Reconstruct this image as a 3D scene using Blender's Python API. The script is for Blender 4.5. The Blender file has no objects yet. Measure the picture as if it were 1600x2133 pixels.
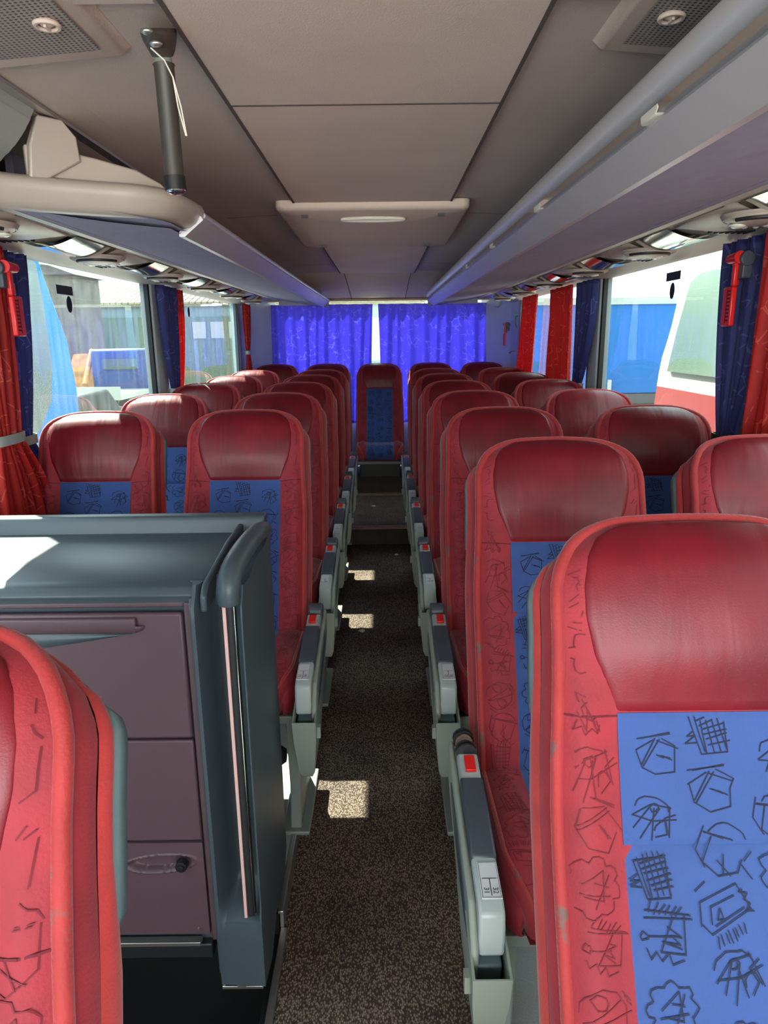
import bpy, bmesh, math, random
from math import sin, cos, pi, sqrt, hypot, radians
from mathutils import Matrix, Vector
S = bpy.context.scene
COL = S.collection
random.seed(7)

# ------------------------------------------------------------------ camera
cam_d = bpy.data.cameras.new('camera')
cam = bpy.data.objects.new('camera', cam_d)
COL.objects.link(cam)
cam_d.sensor_fit = 'VERTICAL'
cam_d.sensor_height = 24.0
cam_d.lens = 1450.0 / 2133.0 * 24.0
cam_d.clip_start = 0.03
cam_d.clip_end = 300
cam.matrix_world = Matrix.Translation((0.03, 0, 1.6)) @ Matrix.Rotation(radians(90 - 14.17), 4, 'X') @ Matrix.Rotation(-0.012, 4, 'Z')
S.camera = cam

# ------------------------------------------------------------------ sky, sun, exposure
world = bpy.data.worlds.new('world')
S.world = world
world.use_nodes = True
wb = world.node_tree.nodes['Background']
wb.inputs[0].default_value = (0.80, 0.93, 1.0, 1)
wb.inputs[1].default_value = 3.9

def lamp(name, kind, loc, direction, energy, color, **kw):
    d = bpy.data.lights.new(name, kind)
    d.energy = energy
    d.color = color
    for k, v in kw.items():
        setattr(d, k, v)
    o = bpy.data.objects.new(name, d)
    COL.objects.link(o)
    o.location = loc
    o.rotation_euler = Vector(direction).to_track_quat('-Z', 'Y').to_euler()
    return o
SUNDIR = Vector((0.62, -0.67, -0.93))       # travels from the rear left, high, into the coach
lamp('sun', 'SUN', (-5, 5, 9), SUNDIR, 16.0, (1.0, 0.93, 0.80), angle=radians(0.6))
lamp('windscreen_fill', 'AREA', (0.0, -3.2, 1.55), (0, 1, 0.04), 88.0, (1.0, 0.96, 0.94), shape='RECTANGLE', size=3.4, size_y=1.8)  # added fill light beyond the windscreen opening, extra to the sky
S.view_settings.view_transform = 'Standard'
S.view_settings.look = 'None'
S.view_settings.gamma = 1
S.view_settings.use_curve_mapping = False
S.view_settings.exposure = 0.88
S.cycles.use_denoising = True
S.cycles.max_bounces = 10
S.cycles.diffuse_bounces = 5
S.cycles.transparent_max_bounces = 16
S.cycles.sample_clamp_indirect = 6.0
S.cycles.caustics_reflective = False
S.cycles.caustics_refractive = False

# ------------------------------------------------------------------ materials
def lin(c):
    return tuple(((v / 255.0) / 12.92 if v / 255.0 <= 0.04045 else ((v / 255.0 + 0.055) / 1.055) ** 2.4) for v in c) + (1.0,)

def new_mat(name):
    m = bpy.data.materials.new(name)
    m.use_nodes = True
    nt = m.node_tree
    return m, nt, nt.nodes['Principled BSDF']

def mat(name, rgb, rough=0.5, metal=0.0, var=0.0, vscale=8.0, rgb2=None, bump=0.0, bscale=200.0, bstretch=(1, 1, 1), sheen=0.0, spec=0.5, coat=0.0):
    m, nt, b = new_mat(name)
    b.inputs['Base Color'].default_value = lin(rgb)
    b.inputs['Roughness'].default_value = rough
    b.inputs['Metallic'].default_value = metal
    b.inputs['Specular IOR Level'].default_value = spec
    b.inputs['Sheen Weight'].default_value = sheen
    b.inputs['Sheen Roughness'].default_value = 0.4
    b.inputs['Coat Weight'].default_value = coat
    tc = nt.nodes.new('ShaderNodeTexCoord')
    if var > 0 or rgb2:
        n = nt.nodes.new('ShaderNodeTexNoise')
        n.inputs['Scale'].default_value = vscale
        n.inputs['Detail'].default_value = 5
        nt.links.new(tc.outputs['Object'], n.inputs['Vector'])
        r = nt.nodes.new('ShaderNodeValToRGB')
        c = lin(rgb)
        r.color_ramp.elements[0].position = 0.3
        r.color_ramp.elements[1].position = 0.7
        if rgb2:
            r.color_ramp.elements[0].color = lin(rgb2)
            r.color_ramp.elements[1].color = c
        else:
            r.color_ramp.elements[0].color = tuple(v * (1 - var) for v in c[:3]) + (1,)
            r.color_ramp.elements[1].color = tuple(min(1, v * (1 + var)) for v in c[:3]) + (1,)
        nt.links.new(n.outputs[0], r.inputs[0])
        nt.links.new(r.outputs[0], b.inputs['Base Color'])
    if bump > 0:
        mp = nt.nodes.new('ShaderNodeMapping')
        mp.inputs['Scale'].default_value = bstretch
        nt.links.new(tc.outputs['Object'], mp.inputs['Vector'])
        n2 = nt.nodes.new('ShaderNodeTexNoise')
        n2.inputs['Scale'].default_value = bscale
        n2.inputs['Detail'].default_value = 3
        nt.links.new(mp.outputs[0], n2.inputs['Vector'])
        bp = nt.nodes.new('ShaderNodeBump')
        bp.inputs['Strength'].default_value = bump
        bp.inputs['Distance'].default_value = 0.01
        nt.links.new(n2.outputs[0], bp.inputs['Height'])
        nt.links.new(bp.outputs[0], b.inputs['Normal'])
    return m

M = {}
M['red'] = mat('red_velour', (142, 31, 42), 0.75, var=0.18, vscale=14, bump=0.12, bscale=260, sheen=0.15)
M['roll'] = mat('red_edge_roll', (168, 44, 42), 0.75, var=0.14, vscale=20, bump=0.1, bscale=240, sheen=0.25)
def worn(name, base, wear, thr):
    m = mat(name, base, 0.75, var=0.12, vscale=16, bump=0.15, bscale=200, sheen=0.35)
    nt = m.node_tree
    b = nt.nodes['Principled BSDF']
    src = b.inputs['Base Color'].links[0].from_socket
    tc = nt.nodes.new('ShaderNodeTexCoord')
    n = nt.nodes.new('ShaderNodeTexNoise')
    n.inputs['Scale'].default_value = 13
    n.inputs['Detail'].default_value = 8
    n.inputs['Roughness'].default_value = 0.7
    nt.links.new(tc.outputs['Object'], n.inputs['Vector'])
    r = nt.nodes.new('ShaderNodeValToRGB')
    r.color_ramp.elements[0].position = thr
    r.color_ramp.elements[1].position = thr + 0.07
    nt.links.new(n.outputs[0], r.inputs[0])
    mx = nt.nodes.new('ShaderNodeMix')
    mx.data_type = 'RGBA'
    mx.inputs['B'].default_value = lin(wear)
    nt.links.new(src, mx.inputs['A'])
    nt.links.new(r.outputs[0], mx.inputs['Factor'])
    nt.links.new(mx.outputs['Result'], b.inputs['Base Color'])
    return m
M['pipe'] = worn('worn_red_piping', (156, 38, 38), (102, 76, 70), 0.60)
M['blue'] = mat('blue_velour', (46, 72, 130), 0.8, var=0.10, vscale=9, bump=0.10, bscale=260, sheen=0.3)
M['ink'] = mat('navy_print', (14, 18, 44), 0.8)
M['inkred'] = mat('maroon_print', (106, 22, 32), 0.8)
M['seam'] = mat('dark_red_seam', (96, 16, 24), 0.8)
# leather, with vertical creases and scuffs
m, nt, b = new_mat('red_leather')
tc = nt.nodes.new('ShaderNodeTexCoord')
oi = nt.nodes.new('ShaderNodeObjectInfo')
ad = nt.nodes.new('ShaderNodeVectorMath'); ad.operation = 'ADD'
sc_ = nt.nodes.new('ShaderNodeVectorMath'); sc_.operation = 'SCALE'; sc_.inputs['Scale'].default_value = 7.0
cb = nt.nodes.new('ShaderNodeCombineXYZ')
for k in range(3):
    nt.links.new(oi.outputs['Random'], cb.inputs[k])
nt.links.new(cb.outputs[0], sc_.inputs[0])
nt.links.new(tc.outputs['Object'], ad.inputs[0])
nt.links.new(sc_.outputs[0], ad.inputs[1])
n = nt.nodes.new('ShaderNodeTexNoise'); n.inputs['Scale'].default_value = 9; n.inputs['Detail'].default_value = 6
nt.links.new(ad.outputs[0], n.inputs['Vector'])
r = nt.nodes.new('ShaderNodeValToRGB')
r.color_ramp.elements[0].position = 0.3; r.color_ramp.elements[0].color = lin((96, 12, 23))
r.color_ramp.elements[1].position = 0.75; r.color_ramp.elements[1].color = lin((122, 21, 32))
nt.links.new(n.outputs[0], r.inputs[0]); nt.links.new(r.outputs[0], b.inputs['Base Color'])
mp = nt.nodes.new('ShaderNodeMapping'); mp.inputs['Scale'].default_value = (17, 2.5, 2.6)
nt.links.new(ad.outputs[0], mp.inputs['Vector'])
n2 = nt.nodes.new('ShaderNodeTexNoise'); n2.inputs['Scale'].default_value = 1.0; n2.inputs['Detail'].default_value = 2.5; n2.inputs['Distortion'].default_value = 0.5
nt.links.new(mp.outputs[0], n2.inputs['Vector'])
bp = nt.nodes.new('ShaderNodeBump'); bp.inputs['Strength'].default_value = 0.34; bp.inputs['Distance'].default_value = 0.012
nt.links.new(n2.outputs[0], bp.inputs['Height'])
n3 = nt.nodes.new('ShaderNodeTexNoise'); n3.inputs['Scale'].default_value = 420
nt.links.new(tc.outputs['Object'], n3.inputs['Vector'])
bp2 = nt.nodes.new('ShaderNodeBump'); bp2.inputs['Strength'].default_value = 0.08; bp2.inputs['Distance'].default_value = 0.003
nt.links.new(n3.outputs[0], bp2.inputs['Height']); nt.links.new(bp.outputs[0], bp2.inputs['Normal'])
nt.links.new(bp2.outputs[0], b.inputs['Normal'])
b.inputs['Roughness'].default_value = 0.41
b.inputs['Specular IOR Level'].default_value = 0.36
M['leather'] = m

M['shell'] = mat('grey_green_plastic', (92, 112, 116), 0.42, bump=0.05, bscale=500)
M['armgrey'] = mat('light_grey_plastic', (168, 176, 172), 0.38, bump=0.03, bscale=500)
M['silver'] = mat('silver_paint', (176, 184, 190), 0.32, metal=0.25)
M['armpad'] = mat('dark_grey_pad', (62, 68, 76), 0.42, bump=0.03, bscale=600)
M['darkplastic'] = mat('dark_plastic', (34, 36, 38), 0.45)
M['redplastic'] = mat('red_buckle_plastic', (214, 28, 26), 0.35)
M['pinkstripe'] = mat('pale_reflective_tape', (226, 178, 172), 0.35)
M['label'] = mat('label_film', (206, 204, 206), 0.45)
M['print'] = mat('black_print', (30, 28, 32), 0.5)
M['bin'] = mat('bin_grey_plastic', (140, 146, 136), 0.45, bump=0.03, bscale=400)
M['metalgrey'] = mat('painted_metal', (128, 134, 126), 0.45, metal=0.1)
M['warmblack'] = mat('warm_black_rubber', (60, 54, 50), 0.45)
M['black'] = mat('black_rubber', (16, 16, 17), 0.55)
M['chrome'] = mat('chrome', (215, 215, 210), 0.12, metal=1.0)
M['alu'] = mat('aluminium', (190, 186, 184), 0.32, metal=0.9)
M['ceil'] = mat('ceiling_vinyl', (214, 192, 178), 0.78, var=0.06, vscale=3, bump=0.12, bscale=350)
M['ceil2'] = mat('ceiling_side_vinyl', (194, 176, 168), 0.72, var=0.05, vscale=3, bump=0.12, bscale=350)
M['hatch'] = mat('hatch_vinyl', (214, 192, 176), 0.75, bump=0.1, bscale=350)
M['tan'] = mat('tan_header', (206, 184, 150), 0.85, var=0.05, vscale=5)
M['seamdark'] = mat('seam_shadow_gap', (84, 74, 72), 0.9)
M['rackband'] = mat('pearl_plastic', (206, 202, 204), 0.34, metal=0.25, var=0.03, vscale=2)
M['rackfab'] = mat('rack_grey_fabric', (158, 156, 178), 0.85, var=0.05, vscale=18, bump=0.12, bscale=400)
M['psu'] = mat('service_duct_plastic', (196, 192, 180), 0.45, bump=0.03, bscale=400)
M['pod'] = mat('pod_plastic', (180, 166, 154), 0.38)
M['mirror'] = mat('polished_cover', (205, 205, 200), 0.10, metal=0.95, bump=0.05, bscale=6)
M['lens'] = mat('lamp_lens', (235, 235, 220), 0.15, spec=0.8)
M['wallgrey'] = mat('wall_trim_plastic', (196, 202, 202), 0.5, var=0.03)
M['post'] = mat('window_post_plastic', (170, 174, 178), 0.5)
M['unit'] = mat('galley_dark_plastic', (68, 77, 84), 0.40, bump=0.09, bscale=900)
M['unitface'] = mat('galley_door_plastic', (94, 68, 76), 0.42, bump=0.09, bscale=900)  # maroon tint puts the reflected red of the seats into the colour
M['vinyl'] = mat('platform_vinyl', (150, 150, 146), 0.6, var=0.12, vscale=260)
M['step'] = mat('step_riser_vinyl', (62, 50, 44), 0.7, var=0.2, vscale=12)
M['edge'] = mat('worn_step_edge', (140, 112, 92), 0.6, var=0.2, vscale=20)
M['paper'] = mat('paper', (225, 218, 205), 0.8)
M['sign'] = mat('green_sign', (120, 226, 168), 0.5)

# carpet
m, nt, b = new_mat('aisle_carpet')
tc = nt.nodes.new('ShaderNodeTexCoord')
mp = nt.nodes.new('ShaderNodeMapping'); mp.inputs['Scale'].default_value = (1.0, 0.62, 1.0); mp.inputs['Rotation'].default_value = (0, 0, radians(38))
nt.links.new(tc.outputs['Object'], mp.inputs['Vector'])
v = nt.nodes.new('ShaderNodeTexVoronoi'); v.inputs['Scale'].default_value = 210
nt.links.new(mp.outputs[0], v.inputs['Vector'])
r = nt.nodes.new('ShaderNodeValToRGB')
r.color_ramp.elements[0].position = 0.1; r.color_ramp.elements[0].color = lin((150, 136, 124))
r.color_ramp.elements[1].position = 0.62; r.color_ramp.elements[1].color = lin((66, 55, 51))
nt.links.new(v.outputs['Distance'], r.inputs[0])
n = nt.nodes.new('ShaderNodeTexNoise'); n.inputs['Scale'].default_value = 3.5; n.inputs['Detail'].default_value = 8; n.inputs['Roughness'].default_value = 0.65
nt.links.new(tc.outputs['Object'], n.inputs['Vector'])
r2 = nt.nodes.new('ShaderNodeValToRGB')
r2.color_ramp.elements[0].position = 0.35; r2.color_ramp.elements[0].color = (0.75, 0.72, 0.72, 1)
r2.color_ramp.elements[1].position = 0.72; r2.color_ramp.elements[1].color = (1.35, 1.22, 1.08, 1)
nt.links.new(n.outputs[0], r2.inputs[0])
mx = nt.nodes.new('ShaderNodeMix'); mx.data_type = 'RGBA'; mx.blend_type = 'MULTIPLY'; mx.inputs['Factor'].default_value = 1
nt.links.new(r.outputs[0], mx.inputs['A']); nt.links.new(r2.outputs[0], mx.inputs['B'])
# dust specks
v2 = nt.nodes.new('ShaderNodeTexVoronoi'); v2.inputs['Scale'].default_value = 26
nt.links.new(tc.outputs['Object'], v2.inputs['Vector'])
lt = nt.nodes.new('ShaderNodeMath'); lt.operation = 'LESS_THAN'; lt.inputs[1].default_value = 0.035
nt.links.new(v2.outputs['Distance'], lt.inputs[0])
mx2 = nt.nodes.new('ShaderNodeMix'); mx2.data_type = 'RGBA'; mx2.inputs['B'].default_value = lin((150, 140, 126))
nt.links.new(mx.outputs['Result'], mx2.inputs['A']); nt.links.new(lt.outputs[0], mx2.inputs['Factor'])
nt.links.new(mx2.outputs['Result'], b.inputs['Base Color'])
bp = nt.nodes.new('ShaderNodeBump'); bp.inputs['Strength'].default_value = 0.5; bp.inputs['Distance'].default_value = 0.004; bp.invert = True
nt.links.new(v.outputs['Distance'], bp.inputs['Height']); nt.links.new(bp.outputs[0], b.inputs['Normal'])
b.inputs['Roughness'].default_value = 0.95
b.inputs['Specular IOR Level'].default_value = 0.2
M['carpet'] = m

# perforated grille
m, nt, b = new_mat('perforated_grille')
tc = nt.nodes.new('ShaderNodeTexCoord')
def dots(scale, thr):
    sx = nt.nodes.new('ShaderNodeSeparateXYZ'); nt.links.new(tc.outputs['Object'], sx.inputs[0])
    outs = []
    for k in (0, 1):
        mu = nt.nodes.new('ShaderNodeMath'); mu.operation = 'MULTIPLY'; mu.inputs[1].default_value = scale
        nt.links.new(sx.outputs[k], mu.inputs[0])
        si = nt.nodes.new('ShaderNodeMath'); si.operation = 'SINE'; nt.links.new(mu.outputs[0], si.inputs[0])
        outs.append(si)
    pr = nt.nodes.new('ShaderNodeMath'); pr.operation = 'ADD'
    nt.links.new(outs[0].outputs[0], pr.inputs[0]); nt.links.new(outs[1].outputs[0], pr.inputs[1])
    g = nt.nodes.new('ShaderNodeMath'); g.operation = 'GREATER_THAN'; g.inputs[1].default_value = thr
    nt.links.new(pr.outputs[0], g.inputs[0])
    return g
g = dots(2 * pi / 0.0085, 0.7)
mx = nt.nodes.new('ShaderNodeMix'); mx.data_type = 'RGBA'
mx.inputs['A'].default_value = lin((156, 146, 142)); mx.inputs['B'].default_value = lin((74, 66, 62))
nt.links.new(g.outputs[0], mx.inputs['Factor']); nt.links.new(mx.outputs['Result'], b.inputs['Base Color'])
b.inputs['Roughness'].default_value = 0.6
M['grille'] = m

def curtain_mat(name, rgb, line, trans):
    m, nt, b = new_mat(name)
    tc = nt.nodes.new('ShaderNodeTexCoord')
    v = nt.nodes.new('ShaderNodeTexVoronoi'); v.feature = 'DISTANCE_TO_EDGE'; v.inputs['Scale'].default_value = 17
    nt.links.new(tc.outputs['Object'], v.inputs['Vector'])
    n = nt.nodes.new('ShaderNodeTexNoise'); n.inputs['Scale'].default_value = 14
    nt.links.new(tc.outputs['Object'], n.inputs['Vector'])
    l1 = nt.nodes.new('ShaderNodeMath'); l1.operation = 'LESS_THAN'; l1.inputs[1].default_value = 0.03
    nt.links.new(v.outputs['Distance'], l1.inputs[0])
    l2 = nt.nodes.new('ShaderNodeMath'); l2.operation = 'GREATER_THAN'; l2.inputs[1].default_value = 0.52
    nt.links.new(n.outputs[0], l2.inputs[0])
    l3 = nt.nodes.new('ShaderNodeMath'); l3.operation = 'MULTIPLY'
    nt.links.new(l1.outputs[0], l3.inputs[0]); nt.links.new(l2.outputs[0], l3.inputs[1])
    mx = nt.nodes.new('ShaderNodeMix'); mx.data_type = 'RGBA'
    mx.inputs['A'].default_value = lin(rgb); mx.inputs['B'].default_value = lin(line)
    nt.links.new(l3.outputs[0], mx.inputs['Factor'])
    nt.links.new(mx.outputs['Result'], b.inputs['Base Color'])
    b.inputs['Roughness'].default_value = 0.6
    b.inputs['Sheen Weight'].default_value = 0.2
    t = nt.nodes.new('ShaderNodeBsdfTranslucent')
    nt.links.new(mx.outputs['Result'], t.inputs['Color'])
    ms = nt.nodes.new('ShaderNodeMixShader'); ms.inputs[0].default_value = trans
    out = nt.nodes['Material Output']
    nt.links.new(b.outputs[0], ms.inputs[1]); nt.links.new(t.outputs[0], ms.inputs[2])
    nt.links.new(ms.outputs[0], out.inputs['Surface'])
    return m
M['curtred'] = curtain_mat('red_curtain_cloth', (206, 34, 30), (226, 92, 70), 0.45)
M['curtblue'] = curtain_mat('blue_curtain_cloth', (50, 49, 118), (86, 88, 158), 0.35)
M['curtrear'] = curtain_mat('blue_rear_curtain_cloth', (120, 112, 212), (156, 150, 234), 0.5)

def glass_mat(name, tint, refl):
    m, nt, b = new_mat(name)
    nt.nodes.remove(b)
    t = nt.nodes.new('ShaderNodeBsdfTransparent'); t.inputs[0].default_value = tint + (1,)
    g = nt.nodes.new('ShaderNodeBsdfGlossy'); g.inputs['Roughness'].default_value = 0.0
    f = nt.nodes.new('ShaderNodeFresnel'); f.inputs['IOR'].default_value = 1.5
    geo = nt.nodes.new('ShaderNodeNewGeometry')
    inv = nt.nodes.new('ShaderNodeMath'); inv.operation = 'SUBTRACT'; inv.inputs[0].default_value = 1
    nt.links.new(geo.outputs['Backfacing'], inv.inputs[1])
    mu = nt.nodes.new('ShaderNodeMath'); mu.operation = 'MULTIPLY'
    nt.links.new(f.outputs[0], mu.inputs[0]); nt.links.new(inv.outputs[0], mu.inputs[1])
    mu2 = nt.nodes.new('ShaderNodeMath'); mu2.operation = 'MULTIPLY'; mu2.inputs[1].default_value = refl; mu2.use_clamp = True
    nt.links.new(mu.outputs[0], mu2.inputs[0])
    ms = nt.nodes.new('ShaderNodeMixShader')
    nt.links.new(mu2.outputs[0], ms.inputs[0]); nt.links.new(t.outputs[0], ms.inputs[1]); nt.links.new(g.outputs[0], ms.inputs[2])
    du = nt.nodes.new('ShaderNodeBsdfTranslucent'); du.inputs[0].default_value = (0.85, 0.95, 0.9, 1)
    tc = nt.nodes.new('ShaderNodeTexCoord'); mp = nt.nodes.new('ShaderNodeMapping'); mp.inputs['Scale'].default_value = (1, 14, 1.2)
    nt.links.new(tc.outputs['Object'], mp.inputs['Vector'])
    nz = nt.nodes.new('ShaderNodeTexNoise'); nz.inputs['Scale'].default_value = 3; nz.inputs['Detail'].default_value = 6
    nt.links.new(mp.outputs[0], nz.inputs['Vector'])
    rr = nt.nodes.new('ShaderNodeMapRange'); rr.inputs['From Min'].default_value = 0.35; rr.inputs['From Max'].default_value = 0.8; rr.inputs['To Min'].default_value = 0.004; rr.inputs['To Max'].default_value = 0.035
    nt.links.new(nz.outputs[0], rr.inputs['Value'])
    ms2 = nt.nodes.new('ShaderNodeMixShader')
    nt.links.new(rr.outputs[0], ms2.inputs[0]); nt.links.new(ms.outputs[0], ms2.inputs[1]); nt.links.new(du.outputs[0], ms2.inputs[2])
    nt.links.new(ms2.outputs[0], nt.nodes['Material Output'].inputs['Surface'])
    return m
M['glass'] = glass_mat('side_window_glass', (0.90, 0.97, 0.95), 1.6)

# ------------------------------------------------------------------ mesh builder
class MB:
    def __init__(s):
        s.v = []; s.f = []; s.m = []
    def add(s, vs, fs, mi=0):
        o = len(s.v)
        s.v += [tuple(p) for p in vs]
        for f in fs:
            s.f.append(tuple(i + o for i in f)); s.m.append(mi)
        return s
    def box(s, x0, x1, y0, y1, z0, z1, mi=0):
        vs = [(x, y, z) for x in (x0, x1) for y in (y0, y1) for z in (z0, z1)]
        return s.add(vs, [(0, 1, 3, 2), (4, 6, 7, 5), (0, 4, 5, 1), (2, 3, 7, 6), (0, 2, 6, 4), (1, 5, 7, 3)], mi)
    def prism(s, poly, axis, a0, a1, mi=0):
        n = len(poly)
        def P(p, a):
            if axis == 'x': return (a, p[0], p[1])
            if axis == 'y': return (p[0], a, p[1])
            return (p[0], p[1], a)
        vs = [P(p, a0) for p in poly] + [P(p, a1) for p in poly]
        fs = [tuple(range(n)), tuple(range(2 * n - 1, n - 1, -1))] + [(i, (i + 1) % n, n + (i + 1) % n, n + i) for i in range(n)]
        return s.add(vs, fs, mi)
    def tube(s, pts, r, n=10, closed=False, mi=0, caps=True):
        pts = [Vector(p) for p in pts]
        N = len(pts)
        rs = r if isinstance(r, (list, tuple)) else [r] * N
        vs = []; up = None
        for i, p in enumerate(pts):
            if closed: t = pts[(i + 1) % N] - pts[i - 1]
            else: t = pts[min(i + 1, N - 1)] - pts[max(i - 1, 0)]
            t.normalize()
            if up is None:
                up = Vector((0, 0, 1)) if abs(t.z) < 0.9 else Vector((0, 1, 0))
            a = t.cross(up)
            if a.length < 1e-6: a = t.cross(Vector((1, 0, 0)))
            a.normalize(); b = a.cross(t); up = b
            for k in range(n):
                th = 2 * pi * k / n
                vs.append(p + (a * cos(th) + b * sin(th)) * rs[i])
        fs = []
        for i in range(N if closed else N - 1):
            j = (i + 1) % N
            for k in range(n):
                k2 = (k + 1) % n
                fs.append((i * n + k, i * n + k2, j * n + k2, j * n + k))
        if caps and not closed:
            fs.append(tuple(range(n))); fs.append(tuple((N - 1) * n + k for k in range(n)))
        return s.add(vs, fs, mi)
    def grid(s, fn, nu, nv, mi=0, wrap=False):
        vs = [fn(i / nu, j / nv) for j in range(nv + 1) for i in range(nu + 1)]
        w = nu + 1
        fs = [(j * w + i, j * w + i + 1, (j + 1) * w + i + 1, (j + 1) * w + i) for j in range(nv) for i in range(nu)]
        return s.add(vs, fs, mi)
    def loft(s, rings, closed=True, caps=True, mi=0):
        n = len(rings[0]); vs = [p for r in rings for p in r]; fs = []
        for j in range(len(rings) - 1):
            for i in range(n if closed else n - 1):
                i2 = (i + 1) % n
                fs.append((j * n + i, j * n + i2, (j + 1) * n + i2, (j + 1) * n + i))
        if caps and closed:
            fs.append(tuple(range(n))); fs.append(tuple((len(rings) - 1) * n + k for k in range(n)))
        return s.add(vs, fs, mi)
    def dome(s, c, rx, ry, rz, nu=20, nv=6, mi=0, down=True):
        sg = -1 if down else 1
        rings = []
        for j in range(nv + 1):
            a = pi / 2 * j / nv * 0.999
            rings.append([(c[0] + rx * cos(a) * cos(2 * pi * i / nu), c[1] + ry * cos(a) * sin(2 * pi * i / nu), c[2] + sg * rz * sin(a)) for i in range(nu)])
        return s.loft(rings, True, True, mi)
    def ball(s, c, r, nu=12, nv=8, mi=0):
        rx, ry, rz = r if isinstance(r, tuple) else (r, r, r)
        rings = []
        for j in range(nv + 1):
            a = -pi / 2 + pi * (j + 0.02) / (nv + 0.04)
            rings.append([(c[0] + rx * cos(a) * cos(2 * pi * i / nu), c[1] + ry * cos(a) * sin(2 * pi * i / nu), c[2] + rz * sin(a)) for i in range(nu)])
        return s.loft(rings, True, True, mi)
    def mesh(s, name, mats, smooth=40, recalc=True, xf=None):
        me = bpy.data.meshes.new(name)
        vs = s.v if xf is None else [tuple(xf @ Vector(p)) for p in s.v]
        me.from_pydata(vs, [], s.f)
        for k in (mats if isinstance(mats, (list, tuple)) else [mats]):
            me.materials.append(M[k])
        me.polygons.foreach_set('material_index', s.m)
        me.update()
        if recalc:
            bm = bmesh.new(); bm.from_mesh(me)
            bmesh.ops.recalc_face_normals(bm, faces=bm.faces)
            bm.to_mesh(me); bm.free()
        if smooth:
            me.polygons.foreach_set('use_smooth', [True] * len(me.polygons))
            me.set_sharp_from_angle(angle=radians(smooth))
        return me

def ob(name, mesh, parent=None, loc=None, bevel=0.0, seg=2):
    o = bpy.data.objects.new(name, mesh)
    COL.objects.link(o)
    if parent is not None: o.parent = parent
    if loc is not None: o.location = loc
    if bevel:
        b = o.modifiers.new('bevel', 'BEVEL'); b.width = bevel; b.segments = seg; b.limit_method = 'ANGLE'; b.angle_limit = radians(35)
    return o
def tag(o, label, cat, group=None, kind=None):
    if label: o['label'] = label
    if cat: o['category'] = cat
    if group: o['group'] = group
    if kind: o['kind'] = kind
    return o
def root(name, label, cat, loc=(0, 0, 0), group=None):
    o = bpy.data.objects.new(name, None); COL.objects.link(o); o.location = loc
    o.empty_display_size = 0.05
    return tag(o, label, cat, group)
def struct(name, mb, mats, smooth=30, bevel=0, label=None):
    o = ob(name, mb.mesh(name, mats, smooth), bevel=bevel)
    o['kind'] = 'structure'
    if label: o['label'] = label
    return o
def sm(a, b, x):
    t = min(1, max(0, (x - a) / (b - a))); return t * t * (3 - 2 * t)
def text_mb(txt, size, extrude=0.0003):
    c = bpy.data.curves.new('t', 'FONT'); c.body = txt; c.size = size; c.extrude = extrude
    c.align_x = 'CENTER'; c.align_y = 'CENTER'
    o = bpy.data.objects.new('t', c)
    me = bpy.data.meshes.new_from_object(o)
    mb = MB(); mb.add([tuple(v.co) for v in me.vertices], [tuple(p.vertices) for p in me.polygons])
    bpy.data.objects.remove(o); bpy.data.curves.remove(c); bpy.data.meshes.remove(me)
    return mb
# ------------------------------------------------------------------ shell of the coach
WX = 1.27            # inside of the side glass
# floor: aisle carpet, stairwell, rear step
f = MB()
f.box(-0.27, 0.27, -1.6, 5.3, -0.05, 0.0, 0)
f.box(-0.27, 0.27, 5.3, 6.52, -0.05, 0.14, 0)
struct('floor', f, ['carpet'])
f = MB()                                       # seat platforms either side of the aisle
f.box(0.27, 1.30, -1.6, 5.3, -0.05, 0.05); f.box(0.27, 1.30, 5.3, 6.52, -0.05, 0.14)
f.box(-1.30, -0.27, 1.62, 5.3, -0.05, 0.05); f.box(-1.30, -0.27, 5.3, 6.52, -0.05, 0.14)
f.box(-1.30, -0.27, -1.6, 0.35, -0.05, 0.05)
f.box(-1.30, 1.30, 6.52, 7.5, -0.05, 0.313, 1)
struct('trim_1', f, ['vinyl', 'step'], label='pale speckled seat platforms either side of the aisle')
f = MB()
f.box(-0.275, 0.275, 5.285, 5.299, 0.0, 0.125, 0); f.box(-0.275, 0.275, 5.26, 5.34, 0.132, 0.145, 1)
f.box(-0.275, 0.275, 6.42, 6.519, 0.14, 0.152, 1); f.box(-0.275, 0.275, 6.505, 6.519, 0.152, 0.32, 0)
struct('trim_2', f, ['step', 'edge'], bevel=0.003, label='dark step risers with worn tan nosing at the aisle end')
f = MB()
for s in (-1, 1):
    y0 = 1.6 if s < 0 else -1.6
    f.box(s * 0.262, s * 0.278, y0, 5.28, -0.01, 0.058)
f.box(-0.278, -0.262, -1.6, 0.35, -0.01, 0.058); f.box(-0.272, -0.252, 0.35, 1.6, -0.02, 0.006)
struct('trim_3', f, ['alu'], bevel=0.002, label='metal edging along the aisle floor')
f = MB()                                       # stairwell below the galley unit
f.box(-1.3, -0.272, 0.33, 1.64, -0.75, -0.70); f.box(-0.29, -0.272, 0.35, 1.62, -0.7, -0.02)
f.box(-1.3, -0.272, 0.33, 0.35, -0.7, -0.05); f.box(-1.3, -0.272, 1.60, 1.62, -0.7, 0.05)
f.box(-1.28, -0.29, 0.35, 1.05, -0.7, -0.28, 1); f.box(-1.3, -1.28, 0.33, 1.62, -0.7, 0.9)
struct('trim_4', f, ['black', 'carpet'], label='dark stairwell of the middle door under the galley')

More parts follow.
